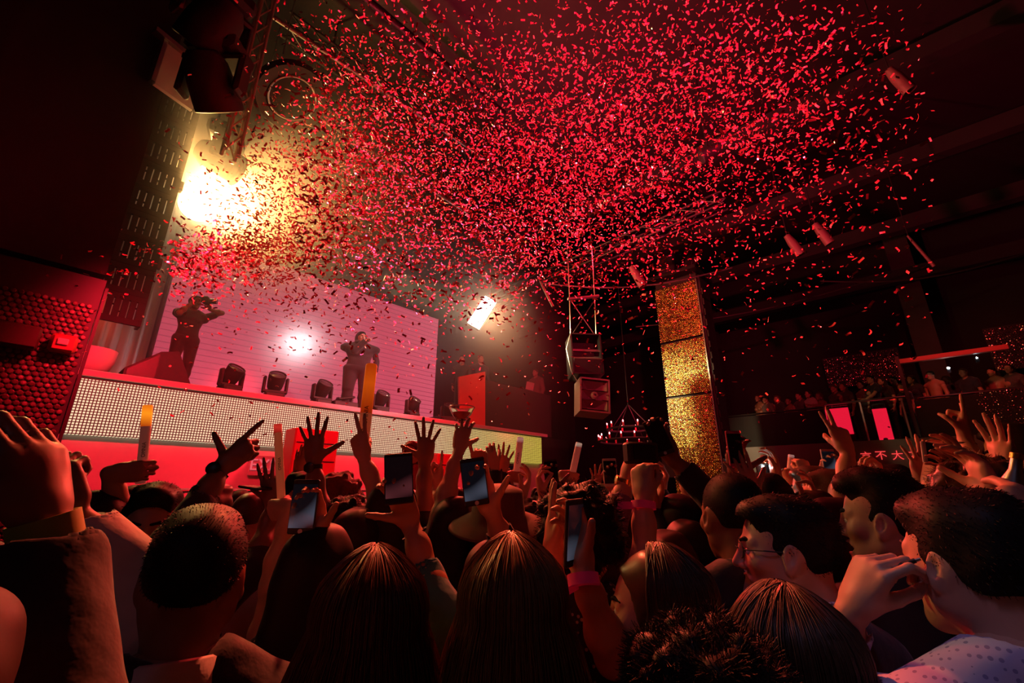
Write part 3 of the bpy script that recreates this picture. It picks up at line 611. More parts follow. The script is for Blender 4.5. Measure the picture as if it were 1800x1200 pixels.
for s, px, py, m_, sz in (('\u706b', 1453, 812, NEOND, .28), ('\u6c34', 1480, 812, NEOND, .28), ('\u8a00', 1523, 803, NEON, .26), ('\u4e0d', 1549, 801, NEON, .26), ('\u5927', 1578, 801, NEON, .26), ('\u4e4b', 1605, 800, NEON, .26), ('\u5927', 1741, 799, NEOND, .3)):
    p = onX(px, py, 15.97); text(s, p, (0, -1, 0), (0, 0, 1), sz, m_, 'character', ng)
def exit_sign(loc, right, label, h=.2, es=2.2, dim=False):
    r = unit(nd(*right)); n = np.cross(r, nd(0, 0, 1)); o = thing('exit_sign', loc, label, 'sign'); c = nd(*loc)
    MB().box(c-n*.03, (h*2.5, .05, h*1.6), np.stack([r, n, nd(0, 0, 1)], 1), .01).build('housing', emis('exit_box', (.6, .0, .01), .25) if not dim else GREYPAINT, o); text('EXIT', c+n*-.0+n*.0, r, (0, 0, 1), h*1.25, emis('exit_red', (1, .12, .15), es), 'lettering', o, .012); return o
exit_sign(onX(1576, 826, 17.3), (0, -1, 0), 'glowing red EXIT sign under the balcony', .26)
p = onY(468, 818, 7.99); exit_sign((p[0], 7.98, p[2]), (1, 0, 0), 'EXIT sign on the red wall below the LED band', .2, .8, True)

# ---- haze round the stage
def haze(c, size, base, puffs, label, an=.3):
    m = bpy.data.materials.new('haze'); m.use_nodes = True; nt = m.node_tree; N = nt.nodes.new; Lk = nt.links.new; nt.nodes.remove(nt.nodes['Principled BSDF']); v = N('ShaderNodeVolumeScatter'); v.inputs['Anisotropy'].default_value = an
    Lk(v.outputs[0], nt.nodes['Material Output'].inputs['Volume']); tot = None; tc = N('ShaderNodeTexCoord')
    def mth(op, a, b=None):
        n = N('ShaderNodeMath'); n.operation = op
        for i, q in enumerate((a, b)):
            if q is None: continue
            if isinstance(q, (int, float)): n.inputs[i].default_value = q
            else: Lk(q, n.inputs[i])
        return n.outputs[0]
    tot = base
    for (pc, R, d) in puffs:
        vm = N('ShaderNodeVectorMath'); vm.operation = 'DISTANCE'; Lk(tc.outputs['Object'], vm.inputs[0]); vm.inputs[1].default_value = pc
        f = mth('MAXIMUM', mth('SUBTRACT', 1.0, mth('DIVIDE', vm.outputs['Value'], R)), 0.0); tot = mth('ADD', tot, mth('MULTIPLY', mth('MULTIPLY', f, f), d))
    Lk(tot, v.inputs['Density']); m.cycles.volume_step_rate = 0.45
    o = MB().box(c, size).build('haze', m, None, False); tag(o, label, 'haze', None, 'stuff'); return o
haze((4.5, 9.6, 6.6), (11.0, 6.5, 7.8), 0.016, [((2.1, 8.7, 6.7), 2.2, 1.0), ((2.6, 8.6, 6.4), 4.6, .15), ((3.0, 8.2, 8.2), 3.6, .05), ((8.2, 7.6, 5.7), 3.4, .28), ((1.2, 9.2, 4.8), 2.6, .12)], 'drifting stage haze glowing round the flood lamp and screen')
# ================================================================== people
SK = {'light': mat('skin_light', (0.62, 0.34, 0.23), 0.5, noise=0.06, nscale=60), 'tan': mat('skin_tan', (0.5, 0.25, 0.15), 0.48, noise=0.06, nscale=60),
      'brown': mat('skin_brown', (0.25, 0.115, 0.065), 0.45, noise=0.06, nscale=60), 'dark': mat('skin_dark', (0.11, 0.05, 0.03), 0.42, noise=0.06, nscale=60)}
HM = {}
def hair_mat(key, col, rough=0.55):
    if key in ('blonde', 'honey', 'brown'): rough = .38
    if key not in HM: HM[key] = mat('hair_'+key, col, rough, spec=.45 if rough < .5 else .15, noise=0.35, nscale=90)
    return HM[key]
HAIRC = {'black': (0.012, 0.009, 0.008), 'dark': (0.03, 0.017, 0.011), 'brown': (0.085, 0.04, 0.02), 'auburn': (0.16, 0.045, 0.016),
         'blonde': (0.3, 0.155, 0.05), 'honey': (0.17, 0.065, 0.024), 'grey': (0.25, 0.23, 0.22)}
CM = {}
def cloth(col, rough=0.85, key=None, bump=0.25):
    k = key or tuple(col)
    if k not in CM: CM[k] = mat('cloth', col, rough, noise=0.12, nscale=35, bump=bump, sheen=0.2)
    return CM[k]
EYE_W = mat('eye_white', (0.7, 0.66, 0.62), 0.2); EYE_I = mat('iris', (0.02, 0.012, 0.01), 0.15)
LIPS = mat('lips', (0.42, 0.12, 0.1), 0.4); MOUTH = mat('mouth_inside', (0.06, 0.012, 0.012), 0.6); TEETH = mat('teeth', (0.75, 0.7, 0.62), 0.25)
SHOE = mat('shoe_leather', (0.02, 0.018, 0.018), 0.5)

HEADS = {}
def head_prims(sex, mouth=0.0):
    m = sex == 'm'; j = 1.0 if m else 0.88; dz = -0.016*mouth
    P = [('e', (0, -.014, .03), (.076, .098, .09), None, .01), ('e', (0, .028, -.03), (.06, .062, .088), None, .03),
         ('c', (-.05*j, .0, -.055), (-.012, .066, -.098+dz), .02, .02, .03), ('c', (.05*j, .0, -.055), (.012, .066, -.098+dz), .02, .02, .03),
         ('c', (-.055*j, -.01, -.01), (-.05*j, .0, -.06), .02, .018, .03), ('c', (.055*j, -.01, -.01), (.05*j, .0, -.06), .02, .018, .03),
         ('e', (0, .074, -.102+dz), (.017*j, .013, .014), None, .02),
         ('e', (-.044, .058, -.022), (.02, .02, .016), None, .03), ('e', (.044, .058, -.022), (.02, .02, .016), None, .03),
         ('E', (-.032, .104, .0), (.019, .02, .013), None, .02), ('E', (.032, .104, .0), (.019, .02, .013), None, .02),
         ('c', (-.042, .07, .02), (-.012, .084, .016), .008 if m else .005, .009 if m else .006, .016), ('c', (.042, .07, .02), (.012, .084, .016), .008 if m else .005, .009 if m else .006, .016),
         ('c', (-.042, .0775, .0075), (-.02, .0825, .0085), .0045, .0045, .006), ('c', (.042, .0775, .0075), (.02, .0825, .0085), .0045, .0045, .006), ('c', (-.041, .077, -.0105), (-.021, .081, -.0105), .0042, .0042, .006), ('c', (.041, .077, -.0105), (.021, .081, -.0105), .0042, .0042, .006),
         ('c', (0, .086, .014), (0, .108, -.03), .0075, .0115 if m else .009, .014), ('e', (-.013, .094, -.036), (.009, .011, .008), None, .008), ('e', (.013, .094, -.036), (.009, .011, .008), None, .008),
         ('E', (-.007, .104, -.044), (.004, .006, .003), None, .003), ('E', (.007, .104, -.044), (.004, .006, .003), None, .003),
         ('c', (-.02, .082, -.064), (0, .093, -.061), .005, .0065, .008), ('c', (.02, .082, -.064), (0, .093, -.061), .005, .0065, .008),
         ('c', (-.017, .081, -.073+dz), (0, .09, -.075+dz), .005, .0075, .008), ('c', (.017, .081, -.073+dz), (0, .09, -.075+dz), .005, .0075, .008)]
    if mouth > 0:
        P.append(('E', (0, .088, -.068+dz*.5), (.021, .04, .005+.014*mouth), None, .005))
    else:
        P.append(('E', (0, .098, -.0685), (.022, .012, .0016), None, .004))
    for sx in (-1, 1):
        R = np.array(Matrix.Rotation(-sx*0.35, 3, 'Z') @ Matrix.Rotation(0.2, 3, 'X'))
        P += [('e', (sx*.077, -.006, -.008), (.0085, .02, .033), R, .008), ('E', (sx*.087, .0, -.004), (.008, .011, .02), R, .004), ('e', (sx*.079, .004, -.034), (.006, .009, .01), R, .006)]
    nr = .056 if m else .046
    P += [('c', (0, -.03, -.06), (0, -.05, -.2), nr, nr+.006, .025)]
    if m: P += [('e', (0, .008, -.135), (.014, .014, .016), None, .02)]
    return P
def head_mesh(sex, mouth, vox):
    k = (sex, mouth, vox)
    if k not in HEADS: HEADS[k] = sdf_mesh(head_prims(sex, mouth), vox)
    return HEADS[k]

def hairline(style):
    # lowest height of the hair for each fore-and-aft position y, at the middle and round the ears
    def zl(X, Y, Z):
        pts_y = np.array([-.13, -.09, -.05, -.02, .015, .045, .07, .12])
        if style == 'fade': pz = np.array([-.035, -.03, .0, .018, .03, .04, .07, .095])
        elif style in ('long', 'bob'): pz = np.array([-.3, -.3, -.25, -.2, -.08, .05, .085, .1])
        else: pz = np.array([-.085, -.085, -.05, -.012, -.012, .03, .07, .085])
        return np.interp(Y, pts_y, pz)
    return zl
HAIRS = {}
def hair_mesh(style, sex, vox, seed=0):
    k = (style, sex, vox, seed)
    if k in HAIRS: return HAIRS[k]
    rs = np.random.default_rng(seed+11); ph = rs.uniform(0, 6.28, 9)
    zl = hairline(style)
    def cut(f, X, Y, Z):
        amp = {'short': .0035, 'fade': .0015, 'shaved': .0006, 'curly': .005, 'long': .003, 'bob': .003, 'quiff': .004, 'bun': .003}[style]
        fr = 55 if style != 'curly' else 75
        f = f + amp*(np.sin(fr*X*1.1+ph[0]+2*np.sin(20*Y+ph[1]))+np.sin(fr*1.3*Y+ph[2]+2*np.sin(25*Z))+np.sin(fr*1.2*Z+ph[3]+1.5*np.sin(31*X)))*.6
        return np.maximum(f, (zl(X, Y, Z)-Z)*.8+0*X)
    if style == 'short': P = [('e', (0, -.018, .034), (.083, .106, .1), None, .01), ('e', (0, .045, .085), (.055, .045, .035), None, .03)]
    elif style == 'quiff': P = [('e', (0, -.018, .032), (.081, .104, .096), None, .01), ('e', (0, .05, .1), (.056, .05, .035), None, .03), ('e', (0, .0, .11), (.06, .07, .03), None, .03)]
    elif style == 'fade': P = [('e', (0, -.015, .032), (.0795, .102, .098), None, .01), ('e', (0, .02, .09), (.06, .06, .036), None, .03)]
    elif style == 'shaved': P = [('e', (0, -.014, .03), (.0775, .0995, .0915), None, .01)]
    elif style == 'curly':
        P = [('e', (0, -.022, .045), (.115, .13, .125), None, .01)]
        for i in range(95):
            d = unit(rs.normal(size=3)); P.append(('e', nd(0, -.022, .045)+d*nd(.115, .13, .12), (.0185, .0185, .0185), None, .01))
    elif style == 'bun': P = [('e', (0, -.018, .033), (.082, .105, .098), None, .01), ('e', (0, -.1, .09), (.05, .045, .045), None, .015)]
    elif style == 'bob':
        P = [('e', (0, -.02, .033), (.09, .112, .102), None, .01), ('e', (0, -.045, -.06), (.1, .075, .13), None, .04)]
    else:
        P = [('e', (0, -.02, .033), (.088, .11, .101), None, .01), ('e', (0, -.05, -.06), (.095, .07, .14), None, .04), ('e', (0, -.075, -.2), (.1, .05, .2), None, .05)]
    if style in ('bob', 'long'):
        P.append(('E', (0, .118, -.06), (.1, .1, .15), None, .03))
    HAIRS[k] = sdf_mesh(P, vox, cut); return HAIRS[k]

def long_strands(n, length, seed, part=0.0, spread=1.0, wave=.006, wide=1.0, r0=.0009):
    """hair parted on top, falling round the skull and down the back; tubes of three sides"""
    rs = np.random.default_rng(seed); V = []; Q = []; base = 0
    for i in range(n):
        psi = rs.uniform(-0.72, 0.72)*math.pi*spread - math.pi/2 if rs.random() < .75 else rs.choice([-1, 1])*rs.uniform(.55, .78)*math.pi*spread - math.pi/2
        lift = rs.uniform(0.0, .016); sx = math.cos(psi); sy = math.sin(psi)
        top = nd(part+rs.normal(0, .004), rs.uniform(-.06, .055) if sy < .2 else rs.uniform(.02, .06), 0)
        c = nd(0, -.02, .033); ra = nd(.088, .111, .1)+lift
        L = length*rs.uniform(.75, 1.05); w1, w2 = rs.uniform(0, 6.28, 2); pts = []
        th0 = rs.uniform(.05, .3)
        for t in np.linspace(th0, math.pi*.54, 9):
            p = c+ra*nd(math.sin(t)*sx, math.sin(t)*sy, math.cos(t)); bl = max(0, 1-(t-th0)/1.0)
            p = p*(1-.3*bl)+nd(top[0], top[1], p[2]+.003)*(.3*bl); pts.append(p)
        last = pts[-1]; out = nd(sx*wide*.05, sy*.02, 0); m = 9
        for q in range(1, m+1):
            u = q/m; wv = wave*(.4+u)
            p = last+nd(0, 0, -L*u)+out*math.sin(u*2.4)+nd(wv*math.sin(5*u+w1), wv*math.sin(6*u+w2), 0)
            if p[1] > .04: p[1] = .04+(p[1]-.04)*.6
            pts.append(p)
        pts = np.array(pts); tn = np.gradient(pts, axis=0); tn /= np.linalg.norm(tn, axis=1)[:, None]+1e-9
        s1 = np.cross(tn, nd(.3, .5, .2)); s1 /= np.linalg.norm(s1, axis=1)[:, None]+1e-9; s2 = np.cross(tn, s1)
        rr = r0*rs.uniform(.7, 1.8)*np.linspace(1, .45, len(pts))[:, None]
        ring = [pts+rr*(s1*math.cos(a)+s2*math.sin(a)) for a in (0, 2.094, 4.189)]
        vv = np.stack(ring, 1).reshape(-1, 3); k = len(pts)
        ii = np.arange(k-1)[:, None]*3; q = np.concatenate([np.stack([ii[:, 0]+a, ii[:, 0]+(a+1) % 3, ii[:, 0]+3+(a+1) % 3, ii[:, 0]+3+a], 1) for a in range(3)])
        V.append(vv); Q.append(q+base); base += len(vv)
    return np.concatenate(V), np.concatenate(Q)
def fuzz(V, Q, n, ln, seed, lay=(0, -.6, -.5), r=.0006, jit=.5):
    """short hairs standing off a cap of hair: thin pointed quads"""
    rs = np.random.default_rng(seed); f = rs.integers(0, len(Q), n); c = V[Q[f]].mean(1)
    a = V[Q[f][:, 2]]-V[Q[f][:, 0]]; b = V[Q[f][:, 3]]-V[Q[f][:, 1]]; nn = np.cross(a, b); nn /= np.linalg.norm(nn, axis=1)[:, None]+1e-12
    d = nn*.8+np.array(lay)+rs.normal(0, jit*.5, (n, 3)); d /= np.linalg.norm(d, axis=1)[:, None]
    l = ln*rs.uniform(.5, 1.3, (n, 1)); s = np.cross(d, rs.normal(size=(n, 3))); s /= np.linalg.norm(s, axis=1)[:, None]
    mid = c+d*l*.55+nn*l*.06; tip = c+d*l-nn*l*.1
    vv = np.stack([c-s*r, mid-s*r*.8, tip, mid+s*r*.8, c+s*r], 1).reshape(-1, 3); o = np.arange(n)[:, None]*5
    q = np.concatenate([np.concatenate([o, o+1, o+3, o+4], 1), np.concatenate([o+1, o+2, o+2, o+3], 1)])
    q2 = np.concatenate([o+1, o+2, o+3, o+3], 1)
    return vv, np.concatenate([np.concatenate([o, o+1, o+3, o+4], 1)]), (o, )

# ---- torso, legs (canonical height 1.75, facing +Y)
BODY = {}
def body_mesh(sex, what):
    k = (sex, what)
    if k in BODY: return BODY[k]
    m = sex == 'm'; sw = .178 if m else .155; g = 1.0 if m else .88
    T = [('e', (0, -.005, 1.3), (.16*g, .105*g, .18), None, .05), ('e', (0, 0, 1.1), (.135*g, .1*g, .16), None, .06), ('e', (0, 0, .97), (.15 if m else .16, .11, .12), None, .06),
         ('c', (-sw, -.01, 1.4), (-.05, -.03, 1.485), .05*g, .05*g, .05), ('c', (sw, -.01, 1.4), (.05, -.03, 1.485), .05*g, .05*g, .05), ('c', (-sw, -.01, 1.38), (sw, -.01, 1.38), .06*g, .06*g, .05),
         ('c', (0, -.02, 1.42), (0, -.03, 1.5), .058*g, .056*g, .03)]
    if not m: T += [('e', (-.075, .085, 1.27), (.06, .05, .06), None, .04), ('e', (.075, .085, 1.27), (.06, .05, .06), None, .04)]
    Lg = []
    for s in (-1, 1):
        Lg += [('c', (s*.09, 0, .93), (s*.1, .01, .5), .088*g, .058*g, .03), ('c', (s*.1, .01, .5), (s*.1, -.015, .34), .056*g, .056*g, .02), ('c', (s*.1, -.015, .34), (s*.1, -.02, .09), .054*g, .038*g, .02)]
    if what == 'skin':
        F = [('c', (s*.1, -.02, .07), (s*.11, .14, .035), .036, .026, .03) for s in (-1, 1)]
        BODY[k] = sdf_mesh(T+Lg+F, .018)
    elif what == 'shirt':
        S = [(*p[:2], tuple(np.array(p[2])+(.014 if p[0] == 'e' else 0)) if p[0] == 'e' else p[2], *(p[3:] if p[0] == 'e' else (p[3]+.014, p[4]+.014, p[5]))) for p in T[:-1]]
        S += [('C', (0, .02, 1.52), (0, -.05, 1.6), .062*g, .075*g, .01), ('C', (0, 0, .6), (0, 0, .5), .26, .26, .01)]
        def wr(f, X, Y, Z): return f+.004*np.sin(30*Z+6*X+3*np.sin(14*Y+9*Z))*np.sin(17*X+8*Y)
        BODY[k] = sdf_mesh(S, .012, wr)
    else:
        S = [('c', p[1], p[2], p[3]+.012, p[4]+.016, .02) for p in Lg]+[('e', (0, 0, .95), (.165*g, .125, .13), None, .05), ('C', (0, 0, 1.15), (0, 0, 1.3), .14, .14, .01)]
        BODY[k] = sdf_mesh(S, .018)
    return BODY[k]

# ---- arms and hands
POSES = {  # finger: (spread, mcp, pip, dip) for index..little; thumb: (abduct, oppose, bend)
 'open':  [(12, 4, 6, 4), (3, 0, 5, 3), (-8, 2, 6, 4), (-22, 4, 8, 5), (52, 8, 8)],
 'wide':  [(16, -4, 5, 4), (4, -6, 4, 3), (-12, -4, 5, 4), (-28, 0, 8, 5), (64, 4, 5)],
 'flat':  [(3, 4, 4, 3), (0, 2, 4, 3), (-2, 3, 4, 3), (-6, 5, 6, 4), (38, 12, 8)],
 'relax': [(6, 22, 28, 15), (1, 28, 34, 18), (-4, 32, 38, 20), (-10, 34, 40, 22), (38, 28, 18)],
 'point': [(3, 2, 5, 3), (1, 72, 90, 50), (-2, 76, 92, 50), (-5, 78, 92, 50), (30, 55, 35)],
 'gun':   [(3, 0, 4, 3), (1, 60, 85, 45), (-2, 70, 90, 50), (-5, 74, 90, 50), (72, 0, 0)],
 'two':   [(9, 0, 4, 3), (-3, 0, 4, 3), (-4, 74, 95, 50), (-6, 78, 95, 50), (24, 60, 40)],
 'horns': [(6, 0, 4, 3), (0, 75, 95, 50), (-3, 78, 95, 50), (-14, 2, 6, 4), (40, 40, 40)],
 'fist':  [(2, 74, 92, 50), (0, 78, 95, 52), (-2, 80, 95, 52), (-5, 82, 95, 52), (32, 58, 42)],
 'grip':  [(3, 48, 62, 35), (0, 52, 66, 36), (-3, 56, 68, 36), (-6, 58, 68, 36), (42, 62, 25)],
 'phone': [(8, 24, 40, 30), (2, 26, 44, 32), (-4, 28, 46, 32), (-10, 30, 48, 32), (58, 30, 4)],
 'claw':  [(12, 18, 34, 22), (4, 16, 34, 22), (-8, 18, 34, 22), (-20, 20, 36, 22), (55, 42, 12)],
 'pinch': [(4, 52, 48, 30), (2, 44, 40, 24), (-6, 30, 32, 20), (-14, 22, 26, 16), (34, 62, 22)],
 'beads': [(6, 40, 55, 30), (1, 55, 70, 36), (-4, 62, 76, 40), (-8, 66, 78, 40), (30, 50, 30)]}
FMCP = [(.029, .088), (.0095, .094), (-.0105, .09), (-.029, .08)]
FLEN = [(.043, .026, .021), (.048, .03, .022), (.044, .028, .022), (.034, .02, .019)]
def hand_prims(W, z, n, x, pose, g=1.0):
    W = np.asarray(W, float); z = unit(z); n = unit(n-z*(n @ z)); x = unit(x-z*(x @ z)-n*(x @ n))
    def L(a, b, c): return W+g*(x*a+n*b+z*c)
    ps = POSES[pose] if isinstance(pose, str) else pose
    P = [('c', L(.006, 0, -.012), L(.006, 0, .02), .024*g, .024*g, .01)]
    for i, (mx, mz) in enumerate(FMCP): P.append(('c', L(mx*.55, 0, .012), L(mx, 0, mz-.004), .0165*g, .0125*g, .014))
    P.append(('c', L(.0, .004, .02), L(.0, .003, .07), .016*g, .014*g, .02))
    P.append(('c', L(-.02, .006, .02), L(-.024, .004, .06), .0145*g, .012*g, .012))
    rads = [.0095, .0098, .0092, .0083]
    for i in range(4):
        sp, c1, c2, c3 = [math.radians(v) for v in ps[i]]
        mx, mz = FMCP[i]; p = L(mx, -.002, mz); zz = unit(z*math.cos(sp)+x*math.sin(sp)); a = 0; r = rads[i]*g
        for j, (ln, c) in enumerate(zip(FLEN[i], (c1, c2, c3))):
            a += c; d = zz*math.cos(a)+n*math.sin(a); q = p+g*ln*d
            r2 = r*(.92 if j < 2 else .8); P.append(('c', p, q, r, r2, .0035)); p, r = q, r2
    ab, op, bd = [math.radians(v) for v in ps[4]]
    p = L(.02, .006, .02); d = unit(z*math.cos(ab)+x*math.sin(ab)*math.cos(op)+n*math.sin(op)*.9); r = .015*g
    P.append(('c', p, p+g*.045*d, .0165*g, .0125*g, .014)); p = p+g*.045*d
    inn = unit(n*.5-x*.85)
    for ln, b, r1, r2 in ((.034, bd*.5, .0118, .0105), (.026, bd, .0105, .0085)):
        d = unit(d*math.cos(b)+inn*math.sin(b)); q = p+g*ln*d; P.append(('c', p, q, r1*g, r2*g, .004)); p = q
    return P
def arm_prims(S, E, W, g=1.0):
    S, E, W = [np.asarray(v, float) for v in (S, E, W)]; M = E+(W-E)*.3; N = E+(W-E)*.75
    return [('c', S, S+(E-S)*.35, .054*g, .052*g, .03), ('c', S+(E-S)*.35, E, .05*g, .039*g, .03), ('c', E, M, .039*g, .043*g, .03), ('c', M, N, .043*g, .03*g, .03), ('c', N, W, .03*g, .0255*g, .03)]
def sleeve_prims(S, E, W, frac, g=1.0, loose=.014, cuff=.0):
    S, E, W = [np.asarray(v, float) for v in (S, E, W)]
    lu, lf = np.linalg.norm(E-S), np.linalg.norm(W-E); t = frac*(lu+lf)
    P = []
    if t <= lu: end = S+(E-S)*t/lu; P = [('c', S, end, (.06+loose)*g, (.048+loose)*g, .03)]; d = unit(E-S)
    else:
        end = E+(W-E)*min(1, (t-lu)/lf); P = [('c', S, E, (.058+loose)*g, (.044+loose)*g, .03), ('c', E, end, (.046+loose)*g, (.031+loose+cuff)*g, .03)]; d = unit(W-E)
    P.append(('C', end, end+d*.25, (.031+loose*.55)*g*1.0, .09, .006))
    return P
def ik(S, W, hint, g):
    L1, L2 = .3*g, .265*g; v = W-S; d = np.linalg.norm(v); k = 1.0
    if d > .985*(L1+L2): k = d/(.985*(L1+L2)); L1 *= k; L2 *= k
    if d < abs(L1-L2)+.05: d = abs(L1-L2)+.05
    a = (L1*L1-L2*L2+d*d)/(2*d); h = math.sqrt(max(L1*L1-a*a, 1e-6)); u = unit(v)
    hh = hint-u*(hint @ u); return S+u*a+unit(hh)*h, k

CAMDIR = {'away': FH, 'cam': -FH, 'left': -RT, 'right': RT, 'up': nd(0, 0, 1), 'down': nd(0, 0, -1)}
def vdir(d):
    if isinstance(d, str): return sum(CAMDIR[q] for q in d.split('+'))
    return np.asarray(d, float)
PEOPLE = {}
WARN = []
def person(key, label, head=None, sex='m', look=0, body=None, pitch=0, roll=0, skin='light', hair='short', hc='dark', top=(.02, .02, .022), tkey=None,
           trousers=(.015, .015, .02), sleeve=1.0, arms=(), mouth=0.0, hvox=.006, avox=.0055, hs=1.0, group=None, extras=None, strands=0, slen=.4, zf=0.0,
           zh=None, wide=1.0, fz=0, collar=None, shoes=True, hang=True, face=True, fat=0.0, part=0.0, sdx=0.0, spread=1.0):
    """head=(px,py,D): middle of the head in the photo and its distance; look: degrees left of straight away from the camera"""
    g = 1.0 if sex == 'm' else .9
    A0 = arms[0] if arms else None
    if body is None: body = look*.5 if abs(look) > 60 else look
    fb = FH*math.cos(math.radians(body))-RT*math.sin(math.radians(body)); rb = np.cross(fb, nd(0, 0, 1))
    arms = [dict(a) for a in arms]
    for a in arms:
        if 'A' in a:   # closed round a rod: A a point of the rod, ax its direction, td where the fingers point
            A = at(*a['A']); x = unit(vdir(a['ax'])); z = vdir(a['td']); z = unit(z-x*(x @ z)); n = np.cross(x, z) if a['s'] == 'R' else np.cross(z, x)
            a['W'] = A-(z*.082+n*.03)*g; a['T'] = a['W']+z*.19; a['x'] = x; continue
        if 'W' in a: continue
        a['W'] = at(*a['w']); tx = a['t']; a['T'] = at(tx[0], tx[1], tx[2] if len(tx) > 2 else a['w'][2])
    if head is None:
        W = arms[0]['W']; z = (zh or random.uniform(1.6, 1.7))-.105; s = z/1.635
        side = 1 if arms[0]['s'] == 'R' else -1; Sz = 1.42*s; reach = .555*g*s
        dz = W[2]-Sz; hd = math.sqrt(max(.02, (.93*reach)**2-dz*dz)); hd = min(hd, .4)
        dirn = unit(fb*.85+rb*side*.4)
        S = W-dirn*hd; Hc = S-rb*side*(.178 if sex == 'm' else .155)*s+rb*sdx; Hc = nd(Hc[0], Hc[1], z)
        Hc = Hc+fb*.03
    else:
        Hc = at(*head) if len(head) == 3 else nd(*head[1:])
    s = (Hc[2]-zf)/1.635
    if s < .86 or s > 1.16: WARN.append(f'{key}: height {s*1.75:.2f}')
    root = nd(Hc[0], Hc[1], zf)
    nm = 'person'
    o = thing(nm, root, label, 'person', group); PEOPLE[key] = o
    Rb = np.stack([rb, fb, nd(0, 0, 1)], 1)
    neck = nd(0, -.03, 1.48)*s
    hb = Rb @ nd(0, .02, 0)  # body set back a little under the head
    def B(V): return (V*nd(s*wide, s*wide, s)) @ Rb.T - hb
    # head frame
    lk = math.radians(look); fh = FH*math.cos(lk)-RT*math.sin(lk); rh = np.cross(fh, nd(0, 0, 1))
    Rh = np.stack([rh, fh, nd(0, 0, 1)], 1)
    Rp = np.array(Matrix.Rotation(math.radians(pitch), 3, 'X')); Rr = np.array(Matrix.Rotation(math.radians(roll), 3, 'Y'))
    Rh = Rh @ Rp @ Rr
    hc0 = nd(0, 0, Hc[2]-zf)
    def Hh(V): return (V*hs) @ Rh.T + hc0
    V, Q = head_mesh(sex, mouth, hvox); parts = [(Hh(V), Q)]
    Vb, Qb = body_mesh(sex, 'skin'); parts.append((B(Vb), Qb))
    sh = [(B(body_mesh(sex, 'shirt')[0]), body_mesh(sex, 'shirt')[1])] if sleeve is not None else []
    used = set(); sw = (.178 if sex == 'm' else .155)
    hold = {}
    for a in arms+([dict(s=q, down=True) for q in 'LR' if hang and q not in [b['s'] for b in arms]]):
        side = 1 if a['s'] == 'R' else -1
        S = B(nd(side*sw, -.01, 1.4))
        gg = g*s
        if a.get('down'):
            E = B(nd(*[side*(sw+.05), -.03, 1.13])); W = B(nd(*[side*(sw+.045), .06, .88])); z = unit(W-E+nd(0, 0, -.05)); n = -rb*side; x = fb
            pose = 'relax'; av = .009
        else:
            W = a['W']-root; T = a['T']-root; z = unit(T-W)
            if 'x' in a:
                x = vdir(a['x']); x = unit(x-z*(x @ z)); n = np.cross(x, z) if side > 0 else np.cross(z, x)
            else:
                n = vdir(a.get('p', 'away')); n = unit(n-z*(n @ z)); x = np.cross(z, n) if side > 0 else np.cross(n, z)
            if a.get('lift'): S = S+nd(0, 0, a['lift'])
            if 'eh' in a: hint = vdir(a['eh'])
            elif 'e' in a: hint = (at(*a['e'])-root)-(S+W)/2
            else: hint = rb*side*.7+nd(0, 0, -.6)-fb*.3
            E, k = ik(S, W, hint, gg)
            if k > 1.18: WARN.append(f'{key}: arm stretched x{k:.2f}')
            pose = a.get('pose', 'open'); av = a.get('vox', avox)
            hold[a['s']] = (W+root, z, n, x)
        hold.setdefault(a['s'], (W+root, z, n, x)); HP = hand_prims(W+z*.012, z, n, x, pose, gg*a.get('hg', 1.0))
        V, Q = sdf_mesh(arm_prims(S, E, W, gg*a.get('ag', 1.0))+HP, av); parts.append((V, Q))
        fr = a.get('sl', sleeve)
        if fr: V, Q = sdf_mesh(sleeve_prims(S, E, W, fr, gg*a.get('ag', 1.0), a.get('loose', .014)), max(.005, av), lambda f, X, Y, Z: f+.0025*np.sin(42*Z+20*X+2*np.sin(33*Y))*np.sin(25*Y+30*X)); sh.append((V, Q))
    V, Q = cat_mesh(parts); link('body', quads_mesh('body', V, Q, SK[skin]), o)
    if sh: V, Q = cat_mesh(sh); link('shirt', quads_mesh('shirt', V, Q, CM[tkey] if tkey else cloth(top)), o)
    V, Q = body_mesh(sex, 'trousers'); link('trousers', quads_mesh('trousers', B(V), Q, cloth(trousers)), o)
    if shoes:
        V, Q = shoe_mesh(); 
        for sd in (-1, 1): link('shoe', quads_mesh('shoe', B(V+nd(sd*.105, 0, 0)), Q, SHOE), o)
    if hair:
        hm = hair_mat(hc, HAIRC[hc])
        V, Q = hair_mesh(hair, sex, max(hvox, .0045)); hp = [(V, Q)]
        if strands: hp.append(long_strands(strands, slen, len(key)*7+3, part, spread))
        if fz:
            vv, q, _ = fuzz(V, Q, fz, {'shaved': .004, 'fade': .007, 'curly': .03}.get(hair, .01), 5, (0, -.6, -.5) if hair != 'curly' else (0, 0, -.2), r=.0006); hp.append((vv, q))
        V, Q = cat_mesh(hp); link('hair', quads_mesh('hair', Hh(V), Q, hm), o)
